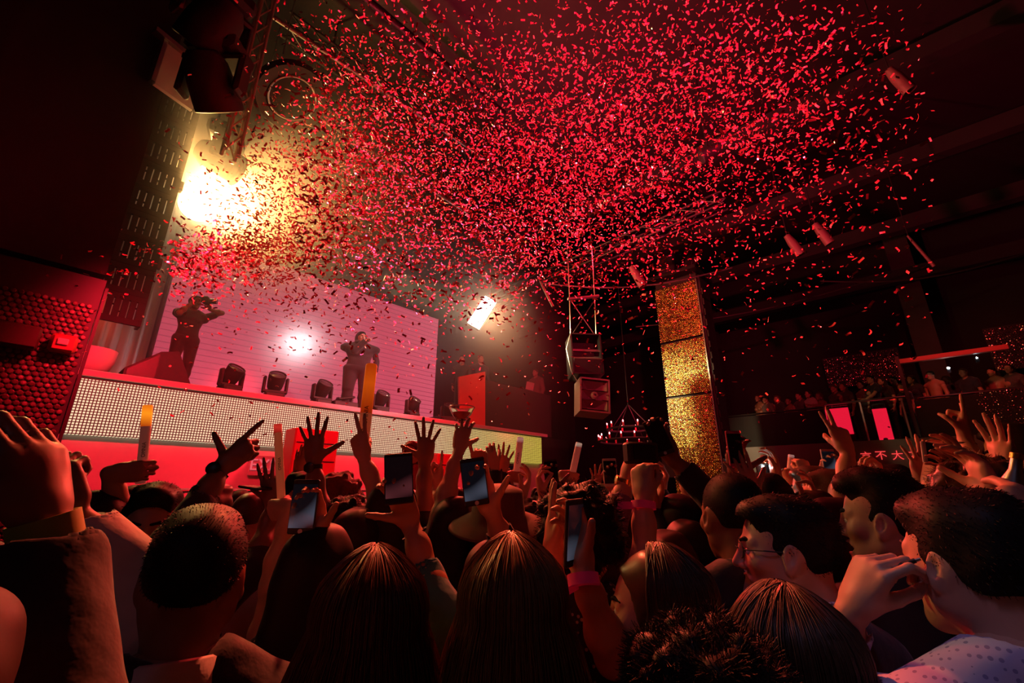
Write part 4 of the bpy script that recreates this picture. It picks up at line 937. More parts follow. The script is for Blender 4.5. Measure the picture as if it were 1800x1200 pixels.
    if face:
        for sd in (-1, 1):
            m = MB(); m.cur = 0; m.ball((sd*.031, .0755, -.001), .0122, 10); m.cur = 1; m.ball((sd*.031, .0815, -.001), (.0068, .0068, .0068), 8)
            me = bpy.data.meshes.new('eye'); me.from_pydata([tuple(v) for v in Hh(np.array(m.v))], [], m.f); me.materials.append(EYE_W); me.materials.append(EYE_I)
            me.polygons.foreach_set('material_index', m.mi); me.polygons.foreach_set('use_smooth', [True]*len(m.f)); link('eye', me, o)
            if sex == 'm' or True:
                vb, qb = sdf_mesh([('c', (sd*.05, .068, .022), (sd*.034, .085, .027), .003, .0048, .004), ('c', (sd*.034, .085, .027), (sd*.013, .0935, .022), .0048, .0042, .004)], .0025)
                link('eyebrow', quads_mesh('eyebrow', Hh(vb), qb, hair_mat('black', HAIRC['black'])), o)
        if mouth > .3:
            m = MB(); m.box((0, .083, -.061), (.03, .01, .008), None, .003)
            me = bpy.data.meshes.new('teeth'); me.from_pydata([tuple(v) for v in Hh(np.array(m.v))], [], m.f); me.materials.append(TEETH); link('teeth', me, o)
    if collar is not None:
        V, Q = collar_mesh(); link('collar', quads_mesh('collar', B(V), Q, cloth(collar)), o)
    ORG[o.name] = root
    return o, hold, B, Hh
_sm = {}
def shoe_mesh():
    if 'v' not in _sm: _sm['v'] = sdf_mesh([('c', (0, -.03, .05), (.005, .15, .035), .046, .036, .02), ('c', (0, -.03, .08), (0, -.03, .1), .046, .046, .02), ('C', (0, 0, -.5), (0, .1, -.5), .5, .5, .004), ('C', (0, -.02, .16), (0, -.02, .3), .04, .05, .01)], .01)
    return _sm['v']
def collar_mesh(n=40):
    """folded shirt collar round the neck: a standing band turned over at its top edge"""
    V = []; Q = []; prof = [(.064, 1.475), (.062, 1.515), (.066, 1.535), (.072, 1.532), (.082, 1.495), (.086, 1.482), (.083, 1.48)]
    ang = np.linspace(math.radians(100), math.radians(440), n)
    for a in ang:
        fr = (math.sin(a)+1)/2
        for (r, h) in prof: V.append((r*math.cos(a)*1.02, r*math.sin(a)*1.08-.032+.012*fr, h-.035*fr-(.02*fr if r > .08 else 0)))
    k = len(prof)
    for i in range(n-1):
        for j in range(k-1): Q.append((i*k+j, (i+1)*k+j, (i+1)*k+j+1, i*k+j+1))
    V = np.array(V); Vi = V*nd(.97, .97, 1)-nd(0, .001, .001)
    return np.concatenate([V, Vi]), np.concatenate([np.array(Q), np.array(Q)[:, ::-1]+len(V)])
# ================================================================== things people hold and wear
def screen_mat(name, a, b, es):
    m = mat(name, (.01, .01, .012), .12); nt = m.node_tree; bs = nt.nodes['Principled BSDF']
    tc = nt.nodes.new('ShaderNodeTexCoord'); n = nt.nodes.new('ShaderNodeTexNoise'); n.inputs['Scale'].default_value = 11; n.inputs['Detail'].default_value = 0
    cr = nt.nodes.new('ShaderNodeValToRGB'); cr.color_ramp.elements[0].position = .55; cr.color_ramp.elements[0].color = (*a, 1); cr.color_ramp.elements[1].position = .9; cr.color_ramp.elements[1].color = (*b, 1)
    nt.links.new(tc.outputs['Object'], n.inputs['Vector']); nt.links.new(n.outputs['Fac'], cr.inputs[0]); nt.links.new(cr.outputs[0], bs.inputs['Emission Color']); bs.inputs['Emission Strength'].default_value = es
    return m
SCR1 = screen_mat('phone_picture_cool', (.012, .012, .02), (.5, .55, .8), .2); SCR2 = screen_mat('phone_picture_red', (.012, .004, .006), (.5, .1, .12), .3)
SCR3 = mat('phone_screen_off', (.012, .01, .012), .1, coat=.5)
def phone_at(c, ex, ey, label, w=.074, h=.148, scr=None, case=None, torch=False, ring=True):
    ex, ey = unit(ex), unit(ey-ex*(unit(ex) @ ey)); ez = np.cross(ex, ey); R = np.stack([ex, ey, ez], 1); o = thing('smartphone', c, label, 'phone')
    MB().box(c, (w, h, .009), R, .003).build('case', case or BLACK, o, False); MB().box(c+ez*.005+ey*.002, (w*.92, h*.8, .0015), R).build('screen', scr or SCR3, o, False)
    if ring: MB().lathe([(.0045, 0), (.0058, 0), (.0058, .0012), (.0045, .0012)], c+ez*.0046-ey*h*.445, ez, 16).build('home_button', WHITEP, o)
    MB().box(c-ez*.006+ey*h*.4+ex*w*.28, (.016, .016, .003), R, .001).build('camera_bump', DARKMETAL, o, False)
    if torch:
        MB().ball(c+ez*.006+ey*h*.38, .007, 8).build('torch', emis('torch', (.8, 1, 1), 160), o)
    return o
def phone(hd, label, up=.105, off=.026, lean=0.0, lat=0.0, **k):
    W, z, n, x = hd; ey = unit(nd(0, 0, 1)*.9+z*.35+lean*RT); ex = unit(np.cross(ey, n)); c = W+z*up+n*off+x*lat
    return phone_at(c, ex, ey, label, **k)
FOAM = mat('white_foam', (.85, .76, .7), .6, emit=(1, .2, .14), es=.07); LETT = mat('baton_lettering', (.06, .03, .03), .6)
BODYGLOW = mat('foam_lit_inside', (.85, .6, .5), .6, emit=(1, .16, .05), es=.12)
def baton(p0, p1, r, label, tip=(1, .3, .02), es=3.0, tl=.16, body=None, word='OMNIA'):
    p0, p1 = nd(*p0), nd(*p1); d = unit(p1-p0); L = np.linalg.norm(p1-p0); o = thing('foam_light_stick', (p0+p1)/2, label, 'light stick')
    MB().lathe([(0, 0), (r*.9, 0), (r, .006), (r, L*(1-tl)), (0, L*(1-tl))], p0, d, 20).build('tube', body or FOAM, o)
    tm = emis('stick_glow', tip, es) if es else FOAM
    if es:
        nt = tm.node_tree; tc = nt.nodes.new('ShaderNodeTexCoord'); sp = nt.nodes.new('ShaderNodeSeparateXYZ'); cr = nt.nodes.new('ShaderNodeValToRGB'); bs = nt.nodes['Principled BSDF']; nt.links.new(tc.outputs['Generated'], sp.inputs[0]); nt.links.new(sp.outputs[2], cr.inputs[0])
        el = cr.color_ramp.elements; el[0].color = (tip[0]*.35, tip[1]*.12, tip[2]*.2, 1); el[1].position = .95; el[1].color = (tip[0]*.7, tip[1]*.5, tip[2]*.5, 1); e2 = el.new(.6); e2.color = (*tip, 1); nt.links.new(cr.outputs[0], bs.inputs['Emission Color']); bs.inputs['Base Color'].default_value = (.45, .15, .06, 1)
    MB().lathe([(0, 0), (r, 0), (r, L*tl-.006), (r*.9, L*tl), (r*.6, L*tl), (r*.55, L*tl-.02), (0, L*tl-.02)], p0+d*L*(1-tl), d, 20).build('lit_end', tm, o)
    if word:
        q = p0+d*L*(.42 if L > .3 else .55); v = unit(CAM-q); n = unit(v-d*(v @ d)); text(word, q+n*(r+.0015), d, np.cross(n, d), r*1.0, LETT, 'lettering', o, .0006)
    return o
def band_on(o, W, z, m, name, r=.03, wid=.018, label=None, flag=None, back=-.012):
    """a strap round a wrist, worn by person o"""
    W = np.asarray(W); c = W+z*back; mb = MB(); mb.lathe([(r, -wid/2), (r+.003, -wid/2), (r+.003, wid/2), (r, wid/2), (r, -wid/2)], c, z, 24)
    if flag is not None: mb.box(c+flag*(r+.03), (.055, .0025, wid), np.stack([unit(flag), unit(np.cross(z, flag)), z], 1))
    q = mb.build(name, m, o)
    if label: q['label'] = label
    return q
PINK = mat('pink_paper', (.95, .06, .25), .6, emit=(1, .02, .12), es=.02); GOLDW = mat('watch_gold', (.95, .68, .2), .25, 1.0); LEATH = mat('strap_leather', (.02, .015, .012), .5)  # faint glow put into the pink paper, which is no lamp
NEONB = mat('olive_band', (.35, .4, .03), .6)
def watch(o, h, side=1, m=LEATH, face=None, r=.031):
    W, z, n, x = h; q = band_on(o, W, z, m, 'watch', r, .022, 'wrist watch'); c = W-z*.012-n*(r+.004)*side; mb = MB(); mb.lathe([(0, -.003), (.019, -.003), (.02, .004), (.017, .006), (0, .006)], c, -n*side, 20); mb.build('dial', face or DARKMETAL, q)

# ---- woven, dotted and sequinned cloth
def pattern_cloth(key, base, dot, scale, kind='dots', rough=.8, thr=.34, metal=0.0):
    m = mat(key, base, rough, metal); nt = m.node_tree; b = nt.nodes['Principled BSDF']; tc = nt.nodes.new('ShaderNodeTexCoord')
    if kind == 'stripes':
        n = nt.nodes.new('ShaderNodeTexWave'); n.bands_direction = 'Z'; n.inputs['Scale'].default_value = scale; n.inputs['Distortion'].default_value = 1.2; src = n.outputs['Fac']
    else:
        n = nt.nodes.new('ShaderNodeTexVoronoi'); n.inputs['Scale'].default_value = scale; src = n.outputs['Distance']
        if kind == 'grid': n.inputs['Randomness'].default_value = 0.0
    nt.links.new(tc.outputs['Object'], n.inputs['Vector']); cr = nt.nodes.new('ShaderNodeValToRGB'); cr.color_ramp.interpolation = 'CONSTANT'
    cr.color_ramp.elements[0].color = (*dot, 1); cr.color_ramp.elements[1].position = thr; cr.color_ramp.elements[1].color = (*base, 1)
    nt.links.new(src, cr.inputs[0]); nt.links.new(cr.outputs[0], b.inputs['Base Color']); CM[key] = m
pattern_cloth('lavender_check', (.6, .55, .78), (.3, .27, .5), 85, 'grid', .8, .28)
pattern_cloth('floral', (.02, .018, .025), (.5, .42, .42), 62, 'dots', .8, .26)
pattern_cloth('sequins', (.015, .01, .012), (.9, .4, .35), 75, 'dots', .3, .2, .6)
pattern_cloth('stripes', (.55, .55, .6), (.03, .03, .05), 18, 'stripes', .8, .45)

# ================================================================== the nearer crowd
UPV = nd(0, 0, 1)
def av(px0, px1, D0, D1=None): return unit(at(*px1, D1 or D0)-at(*px0, D0))
HV = dict(hvox=.0038, avox=.0042)
# left edge: dark sleeve, fist holding a phone
o, h, B, Hh = person('a', 'person at the left edge, olive wrist band and dark sleeve on a raised fist', (-330, 1400, .6), look=10, skin='brown', top=(.004, .0035, .004), sleeve=.9, **HV,
    arms=[dict(s='R', w=(80, 925, .82), t=(38, 690, .82), p='left', pose='relax', eh=UPV*-1+RT*.3, loose=.032)])
band_on(o, h['R'][0], h['R'][1], NEONB, 'wrist_band', .031, .03, 'olive paper wrist band', back=-.004)
o, h, B, Hh = person('b', 'person in a crumpled white shirt raising an arm behind the olive wrist band', (-120, 1090, 1.3), look=10, skin='brown', top=(.78, .66, .62), sleeve=.92, **HV,
    arms=[dict(s='R', w=(128, 905, 1.2), t=(100, 830, 1.2), p='away', pose='fist', e=(250, 1060, 1.15), loose=.022)])
person('c', 'large short haired man seen from behind in dark jacket and white collar, lower left', (340, 1018, 1.1), look=32, skin='brown', hair='fade', hc='black', top=(.02, .02, .026), collar=(.7, .66, .66), fz=2500, **HV)
person('d', 'man in a striped shirt with a shadowed face turned back beside the white sleeve', (262, 932, 1.9), look=-150, body=20, skin='tan', hair='quiff', hc='black', tkey='stripes', hvox=.0045, fz=1200)
o, h, B, Hh = person('e', 'dark haired person holding up the foam stick with a glowing yellow tip at the left', (172, 925, 2.35), look=-20, skin='tan', hair='short', top=(.03, .02, .02), sleeve=.35, fz=800,
    arms=[dict(s='R', A=(245, 828, 2.3), ax=av((247, 850), (260, 712), 2.3), td=RT*.8+FH*.3, pose='grip', e=(200, 915, 2.3))])
baton(at(247, 850, 2.3), at(260, 712, 2.3), .0175, 'foam stick with a glowing yellow tip before the left end of the LED band', (1, .28, .01), 1.1, .28)
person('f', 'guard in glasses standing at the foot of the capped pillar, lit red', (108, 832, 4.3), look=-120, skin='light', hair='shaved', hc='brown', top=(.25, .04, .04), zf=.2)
o, h, B, Hh = person('g', 'person behind the large dark head pointing to the right with a watch on the wrist', None, look=-5, skin='brown', hair='short', top=(.015, .012, .015), sleeve=.82, zh=1.66,
    arms=[dict(s='R', w=(388, 824, 1.7), t=(452, 768, 1.7), p='away', pose='gun', e=(338, 905, 1.55), vox=.0045)])
watch(o, h['R'])
person('h', 'person with a smooth red lit head beyond the large short haired man', (437, 910, 2.7), look=10, skin='light', hair='shaved', hc='brown', top=(.62, .5, .48))
person('i', 'smiling dark haired man turned back to face the camera beside a foam stick', (521, 878, 2.8), look=-132, body=-60, skin='light', hair='quiff', hc='black', top=(.6, .5, .46), mouth=.35, hvox=.005)
o, h, B, Hh = person('j', 'person with a bare bent arm gripping the narrow red foam stick, elbow out', (560, 1020, 1.75), sex='f', look=0, skin='light', hair='long', hc='dark', top=(.3, .05, .06), sleeve=None,
    arms=[dict(s='L', A=(493, 893, 1.7), ax=av((495, 890), (489, 745), 1.7), td=FH*.3-RT*.8, pose='grip', e=(440, 1085, 1.45), vox=.0045)])
baton(at(496, 905, 1.7), at(488, 745, 1.7), .0125, 'narrow red foam stick gripped in front of the red wall under the LED band', (1, .05, .03), .5, .1, BODYGLOW)
o, h, B, Hh = person('j2', 'person waving a dark open hand and phone beside the narrow red foam stick', None, look=0, skin='brown', hair='short', zh=1.6, sleeve=.7,
    arms=[dict(s='R', w=(480, 888, 2.1), t=(472, 828, 2.1), pose='open', p='away')])
phone_at(at(450, 857, 2.1), RT*.3+FH*.5, RT*1.0-UPV*.1, 'dark phone held sideways in a waving hand near the narrow red foam stick', .07, .1)
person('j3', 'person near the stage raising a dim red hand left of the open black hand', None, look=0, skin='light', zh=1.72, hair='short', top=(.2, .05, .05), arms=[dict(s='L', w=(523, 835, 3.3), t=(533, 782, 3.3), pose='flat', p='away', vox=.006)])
o, h, B, Hh = person('k', 'person raising a wide open hand with a dark watch before the red box', None, look=0, skin='brown', zh=1.66, hair='short', top=(.02, .015, .02), sleeve=.3,
    arms=[dict(s='L', w=(551, 816, 1.95), t=(554, 738, 1.95), pose='wide', p='away', e=(545, 905, 1.9), vox=.0042)])
watch(o, h['L'])
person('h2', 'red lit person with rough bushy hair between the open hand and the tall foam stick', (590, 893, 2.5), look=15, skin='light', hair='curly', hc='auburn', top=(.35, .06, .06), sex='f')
person('k2', 'person with tight dark curls just above the parted red blonde hair', (604, 948, 1.95), look=10, skin='brown', hair='curly', hc='dark', hs=.92, top=(.03, .02, .02), fz=1500)
o, h, B, Hh = person('l', 'person in a dark sequinned sleeve filming with a phone over the parted red blonde hair', (560, 1010, 1.42), sex='f', look=0, skin='tan', hair='long', hc='black', tkey='sequins', sleeve=.8,
    arms=[dict(s='R', w=(562, 948, 1.38), t=(548, 885, 1.38), pose='phone', p='cam', e=(590, 1040, 1.4), vox=.0045)])
phone(h['R'], 'phone with a pale picture held low above the parted red blonde hair', lean=.12, scr=SCR1, up=.095, lat=-.01, w=.068, h=.135)
tdir = av((640, 765), (653, 640), 1.95)
o, h, B, Hh = person('m', 'person with a long bare arm holding the tallest foam stick before the singer', (690, 905, 1.85), sex='f', look=0, skin='light', hair='long', hc='dark', top=(.03, .02, .02), sleeve=None,
    arms=[dict(s='L', w=(639, 806, 1.9), t=(626, 744, 1.92), pose='two', p='away', e=(655, 940, 1.85), vox=.0042)])
b0 = h['L'][0]+h['L'][1]*.07+h['L'][2]*.036; tb = at(653, 641, 1.98); baton(b0-unit(tb-b0)*.06, tb, .0245, 'tallest foam stick glowing orange at the top in front of the singer', (1, .13, .004), .5, .55, BODYGLOW)
o, h, B, Hh = person('n', 'person in a teal shirt filming with a phone between the two fair haired women', (868, 1040, 1.32), sex='f', look=5, skin='tan', hair='bun', hc='dark', top=(.025, .2, .2), sleeve=.78, **HV,
    arms=[dict(s='L', w=(724, 925, 1.24), t=(694, 850, 1.24), pose='phone', p='cam', e=(772, 1075, 1.15))])
phone_at(at(701, 840, 1.2), av((690, 840), (712, 838), 1.2), av((704, 880), (698, 800), 1.2, 1.22), 'black cased phone with a dim picture filming above the parted red blonde hair', .07, .125, SCR2, None, ring=False)
band_on(o, h['L'][0], h['L'][1], LEATH, 'bracelet', .029, .006, back=-.02)
person('o', 'person raising an open right hand with spread fingers before the yellow LED band', None, look=0, skin='brown', zh=1.65, hair='short', top=(.015, .012, .015), sleeve=.62,
    arms=[dict(s='R', w=(747, 815, 2.0), t=(751, 737, 2.0), pose='wide', p='away', e=(740, 900, 1.95), vox=.0042)])
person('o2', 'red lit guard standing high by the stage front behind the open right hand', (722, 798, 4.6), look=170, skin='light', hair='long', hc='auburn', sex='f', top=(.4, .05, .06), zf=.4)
o, h, B, Hh = person('p', 'woman with a long bare arm lifting a wide cocktail glass', (800, 935, 1.85), sex='f', look=0, skin='light', hair='long', hc='dark', top=(.03, .02, .025), sleeve=None,
    arms=[dict(s='L', w=(806, 792, 1.95), t=(818, 738, 1.97), pose='claw', p='away', e=(775, 905, 1.85), vox=.0042)])
gc = at(812, 717, 2.0); gl = thing('cocktail_glass', gc, 'wide shallow cocktail glass with a pink drink lifted above the crowd', 'glass')
GLASS = mat('clear_glass', (1, .95, .95), .02); GLASS.node_tree.nodes['Principled BSDF'].inputs['Transmission Weight'].default_value = 1; GLASS.node_tree.nodes['Principled BSDF'].inputs['IOR'].default_value = 1.3
MB().lathe([(.004, -.13), (.0045, -.07), (.02, -.058), (.045, -.025), (.056, 0), (.058, .004), (.056, .005), (.053, 0), (.042, -.024), (.017, -.053), (0, -.057)], gc, UPV, 32).build('bowl', GLASS, gl); MB().tube([gc+nd(.057*math.cos(a), .057*math.sin(a), .004) for a in np.linspace(0, math.tau, 32, endpoint=False)], .0022, 6, False, True).build('rim', WHITEP, gl)
MB().lathe([(0, -.05), (.016, -.05), (.036, -.026), (.04, -.02), (0, -.02)], gc, UPV, 28).build('drink', mat('pink_drink', (.9, .25, .25), .2), gl); MB().lathe([(.035, -.133), (.036, -.131), (.006, -.127), (0, -.127)], gc, UPV, 24).build('foot', GLASS, gl)
person('r', 'person pointing one finger straight up beside the cocktail glass', None, look=0, skin='tan', zh=1.66, hair='short', top=(.05, .02, .02), sleeve=.5, arms=[dict(s='R', w=(849, 832, 2.15), t=(834, 766, 2.15), pose='point', p='away', vox=.0045)])
person('r2', 'person near the stage with a curled hand behind the pointing finger', None, look=0, skin='light', zh=1.66, arms=[dict(s='L', w=(870, 826, 2.7), t=(860, 790, 2.7), pose='relax', p='away', vox=.006)])
person('r3', 'person with an open hand against the yellow end of the LED band', None, look=0, skin='light', zh=1.68, arms=[dict(s='R', w=(881, 836, 2.8), t=(887, 797, 2.8), pose='open', p='away', vox=.006)])
o, h, B, Hh = person('q', 'person in a wide brimmed hat filming with a bright phone left of centre', (876, 950, 1.7), sex='f', look=0, skin='light', hair='long', hc='dark', top=(.02, .015, .018), sleeve=.9,
    arms=[dict(s='R', w=(866, 905, 1.36), t=(842, 842, 1.36), pose='phone', p='cam', e=(900, 1000, 1.4), vox=.0045)])
phone_at(at(834, 846, 1.33), av((822, 846), (848, 842), 1.33), av((826, 880), (838, 810), 1.33), 'phone with a bright blue picture filming left of centre below the cocktail glass', .07, .13, SCR1, None)
hm = MB(); hm.lathe([(.085, .075), (.12, .07), (.165, .055), (.172, .053), (.165, .06), (.12, .08), (.095, .09), (.085, .17), (.05, .185), (0, .187)], (0, -.02, 0), (0, -.25, 1), 36)
V = Hh(np.array(hm.v)); me = bpy.data.meshes.new('hat'); me.from_pydata(V.tolist(), [], hm.f); me.materials.append(mat('tan_felt', (.1, .045, .03), .8)); me.polygons.foreach_set('use_smooth', [True]*len(hm.f)); link('hat', me, o)['label'] = 'wide brimmed tan hat'
# the two fair haired women and the woman in profile
person('s', 'woman with long reddish blonde hair from behind, left of the pair at the bottom', (648, 1112, .96), sex='f', look=17, skin='light', hair='long', hc='honey', top=(.09, .015, .04), strands=3400, slen=.42, sleeve=.3, part=.0, **HV)
person('t', 'woman with long straight blonde hair seen from behind at the bottom centre', (902, 1084, .95), sex='f', look=0, skin='light', hair='long', hc='blonde', top=(.03, .02, .025), strands=3600, slen=.5, sleeve=.3, part=-.012, **HV)
o, h, B, Hh = person('u', 'person with big dark curls in a flowered dress holding up both hands and a phone', (1022, 955, 1.45), sex='f', look=-8, skin='tan', hair='curly', hc='black', tkey='floral', sleeve=.28, fz=2500, hvox=.0045,
    arms=[dict(s='R', w=(1024, 1008, 1.05), t=(1012, 925, 1.08), pose='phone', p='left+cam', e=(1020, 1150, 1.0), vox=.0042), dict(s='L', w=(972, 985, 1.12), t=(970, 905, 1.15), pose='flat', p='right', e=(985, 1120, 1.1), vox=.0042)])
phone_at(at(1008, 935, 1.04), av((1002, 935), (1016, 932), 1.04, 1.07), av((1006, 970), (1011, 898), 1.04), 'phone seen edge on with a small bright picture held over the blonde woman', .066, .135, SCR1)
band_on(o, h['R'][0], h['R'][1], PINK, 'wrist_band', .03, .022, 'pink paper wrist band', -RT*.6-UPV*.3+FH*.01)
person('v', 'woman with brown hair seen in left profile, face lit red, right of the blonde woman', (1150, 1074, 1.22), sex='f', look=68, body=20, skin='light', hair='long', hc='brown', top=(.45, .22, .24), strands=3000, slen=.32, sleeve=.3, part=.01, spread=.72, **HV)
o, h, B, Hh = person('w', 'person raising a thick bare forearm with a pink wrist band and holding a camera', (1178, 1010, 1.62), look=0, skin='light', hair='short', hc='dark', top=(.03, .02, .03), sleeve=.22, **HV,
    arms=[dict(s='L', w=(1131, 880, 1.4), t=(1128, 806, 1.42), pose='fist', p='right+away', e=(1140, 1010, 1.35))])
band_on(o, h['L'][0], h['L'][1], PINK, 'wrist_band', .031, .02, 'pink paper wrist band', -RT*1.0)
o, h, B, Hh = person('w2', 'person in a purple sleeve with a gold watch steadying a camera', (1042, 905, 1.95), look=-10, skin='light', hair='short', hc='brown', top=(.2, .1, .19), sleeve=.86,
    arms=[dict(s='R', w=(1102, 842, 1.75), t=(1110, 790, 1.75), pose='grip', p='right', e=(1072, 925, 1.7), vox=.0045)])
watch(o, h['R'], 1, GOLDW, GOLDW, .03)
c = at(1126, 796, 1.72); cmr = thing('compact_camera', c, 'small black camera held up by two hands left of the gold pillar', 'camera'); R = np.stack([RT, FH, UPV], 1) @ rotz(.2)
MB().box(c, (.12, .05, .075), R, .008).build('camera_body', BLACK, cmr); MB().cyl(c+R @ nd(0, .02, 0), c+R @ nd(0, .08, 0), .03, 20).build('lens', LENS, cmr); MB().box(c+R @ nd(0, -.028, 0), (.08, .004, .05), R).build('screen', SCR3, cmr, False); MB().cyl(c+R @ nd(.04, 0, .036), c+R @ nd(.04, 0, .046), .008, 12).build('shutter_button', STEEL, cmr)
o, h, B, Hh = person('x', 'person in a dark sleeve reaching up with a phone across the gold pillar', (1268, 900, 2.1), look=0, skin='brown', hair='short', top=(.015, .012, .014), sleeve=.9,
    arms=[dict(s='L', w=(1184, 808, 1.85), t=(1160, 765, 1.85), pose='phone', p='cam', e=(1240, 880, 1.9), vox=.0045)])
phone_at(at(1157, 768, 1.8), av((1146, 770), (1168, 762), 1.8), av((1162, 792), (1152, 744), 1.8), 'phone tilted back in a dark sleeved hand before the gold pillar', .07, .14, SCR3)
person('x2', 'person pinching raised fingers at the foot of the gold pillar', None, look=10, skin='light', zh=1.64, hair='long', sex='f', arms=[dict(s='R', w=(1160, 866, 2.3), t=(1172, 826, 2.3), pose='pinch', p='left', vox=.0055)])
person('x3', 'person with half curled fingers raised just below the pinching hand by the gold pillar', None, look=10, skin='light', zh=1.6, hair='short', arms=[dict(s='R', w=(1150, 902, 2.0), t=(1160, 862, 2.0), pose='relax', p='left', vox=.005)])
# the right hand side
person('y', 'shaven headed man seen from behind with a lavender collar, in front of the gold pillar', (1288, 908, 1.5), look=6, skin='brown', hair='shaved', hc='black', top=(.02, .017, .022), collar=(.55, .42, .6), **HV, fz=2500)
person('aa', 'man with a lit ear and cheek between the bare forearm and the shaven head', (1197, 930, 2.0), look=12, skin='tan', hair='fade', hc='black', hvox=.0045)
o, h, B, Hh = person('z', 'man in glasses and a navy suit shouting with open mouth in left profile', (1380, 968, 1.34), look=66, body=20, skin='light', hair='short', hc='black', top=(.012, .018, .04), collar=(.02, .2, .42), mouth=1.0, fz=2500, **HV)
gm = MB()
for sd in (-1, 1): gm.tube([(sd*(.032+.021*math.cos(a)), .0985-.008*abs(math.cos(a)), .001+.017*math.sin(a)) for a in np.linspace(0, math.tau, 18, endpoint=False)], .0016, 6, False, True); gm.tube([(sd*.053, .09, .004), (sd*.076, .05, .006), (sd*.078, .0, .004)], .0016, 6)
gm.tube([(-.011, .102, .004), (0, .106, .006), (.011, .102, .004)], .0016, 6); me = bpy.data.meshes.new('glasses'); me.from_pydata(Hh(np.array(gm.v)).tolist(), [], gm.f); me.materials.append(BLACK); link('glasses', me, o)
person('ab', 'man with swept dark hair singing in left profile before the balcony', (1556, 916, 1.66), look=44, body=10, skin='light', hair='quiff', hc='black', top=(.015, .013, .016), mouth=.45, fz=2000, **HV)
o, h, B, Hh = person('ac', 'man in a lavender checked shirt at lower right, small stick at his mouth', (1706, 990, 1.2), look=10, body=0, skin='light', hair='short', hc='black', tkey='lavender_check', collar=(.6, .5, .7), fz=3000, sleeve=.93, **HV,
    arms=[dict(s='L', w=(1496, 1074, 1.16), t=(1538, 994, 1.14), p='right', pose='beads', eh=UPV*-1+FH*.1)])
p0 = at(1586, 992, 1.14); vp = thing('vape_stick', p0, 'tiny glinting stick in the fingers of the man in the lavender shirt', 'vape'); d = av((1578, 994), (1606, 985), 1.14); MB().cyl(p0-d*.02, p0+d*.022, .004, 12).build('barrel', DARKMETAL, vp); MB().cyl(p0+d*.022, p0+d*.03, .003, 10).build('mouthpiece', STEEL, vp)
person('ad', 'woman with straight brown hair seen from above and behind at the bottom right', (1388, 1178, 1.08), sex='f', look=10, skin='light', hair='long', hc='brown', top=(.02, .015, .02), strands=2600, slen=.3, **HV)
person('ae', 'person with dark frizzy hair at the very bottom left of the brown haired woman', (1236, 1290, .86), sex='f', look=10, skin='tan', hair='curly', hc='dark', top=(.02, .015, .02), fz=14000, hs=.9, hvox=.0045)
person('af', 'bearded man with open mouth in left profile in the middle distance on the right', (1466, 880, 2.4), look=50, body=30, skin='light', hair='short', hc='brown', top=(.02, .018, .02), mouth=.5, hvox=.0045, fz=800)
person('ag', 'short woman in thin glasses looking left below the bearded man', (1466, 946, 1.95), sex='f', look=38, skin='tan', hair='bob', hc='dark', top=(.02, .018, .02), hvox=.0045)
person('ah', 'man with thick dark hair seen from behind just right of the shaven head', (1348, 886, 2.3), look=10, skin='tan', hair='short', hc='black', fz=800)
person('ai', 'man with a bright lit cheek looking left beyond the thick dark hair', (1428, 862, 3.0), look=44, skin='light', hair='short', hc='brown')
person('aj', 'man with dark hair seen from behind in front of the balcony exit sign', (1568, 868, 2.7), look=5, skin='light', hair='short', hc='black')
person('ak', 'person with rough brown curls before the hands filming sideways', (1716, 892, 1.9), look=20, skin='tan', hair='curly', hc='brown', hs=.85, fz=1200)
person('al', 'person in glasses at the right edge behind the shiny bottle', (1792, 806, 2.5), look=60, skin='light', hair='short', hc='dark')
# hands over the middle and right, each with its owner
def hand(key, label, arms, **k):
    k.setdefault('zh', random.uniform(1.58, 1.68)); k.setdefault('skin', random.choice(['light', 'light', 'tan', 'tan', 'brown'])); k.setdefault('hair', random.choice(['short', 'short', 'quiff', 'fade', 'curly', 'long'])); k.setdefault('hc', random.choice(['black', 'dark', 'brown']))
    if k['hair'] == 'long': k.setdefault('sex', 'f')
    k.setdefault('top', random.choice([(.02, .015, .02), (.05, .02, .025), (.3, .22, .22), (.1, .05, .06), (.03, .03, .05)])); k.setdefault('avox', .006); k.setdefault('sleeve', random.choice([.3, .7, .85]))
    return person(key, label, None, arms=arms, look=k.pop('look', random.uniform(-12, 25)), **k)
hand('b1', 'person holding a pale lettered foam stick up in front of the LED band end', [dict(s='R', A=(908, 838, 2.9), ax=av((906, 850), (915, 768), 2.9), td=RT*.8+FH*.3, pose='grip')])
baton(at(905, 852, 2.9), at(915, 768, 2.9), .021, 'pale pink lettered foam stick raised in front of the yellow end of the LED band', (1, .5, .4), .3, .12)
o, h, *_ = hand('b2', 'person with a raised ringed hand below the pale lettered foam stick', [dict(s='R', w=(914, 880, 2.3), t=(934, 836, 2.3), pose='relax', p='left')])
o, h, *_ = hand('b3', 'person filming with a small phone beside the pointing finger', [dict(s='R', w=(896, 866, 3.0), t=(893, 832, 3.0), pose='phone', p='cam')]); phone(h['R'], 'small dim phone held up left of the pale lettered foam stick', scr=SCR2)
o, h, *_ = hand('b4', 'person filming with a dark phone in the middle of the crowd', [dict(s='R', w=(976, 868, 2.5), t=(966, 822, 2.5), pose='phone', p='cam')]); phone(h['R'], 'dark phone held up between the two pale foam sticks', scr=SCR3)
hand('b5', 'person holding a plain white foam stick up right of centre', [dict(s='R', A=(1004, 840, 2.8), ax=av((1002, 850), (1018, 778), 2.8), td=RT*.8+FH*.3, pose='grip')])
baton(at(1001, 856, 2.8), at(1018, 778, 2.8), .02, 'plain white foam stick leaning right of centre above the crowd', (1, .7, .5), .3, .1, word=None)
hand('b6', 'person with spread fingers low between the white foam stick and the edge on phone', [dict(s='L', w=(1046, 862, 3.1), t=(1051, 827, 3.1), pose='wide', p='away')])
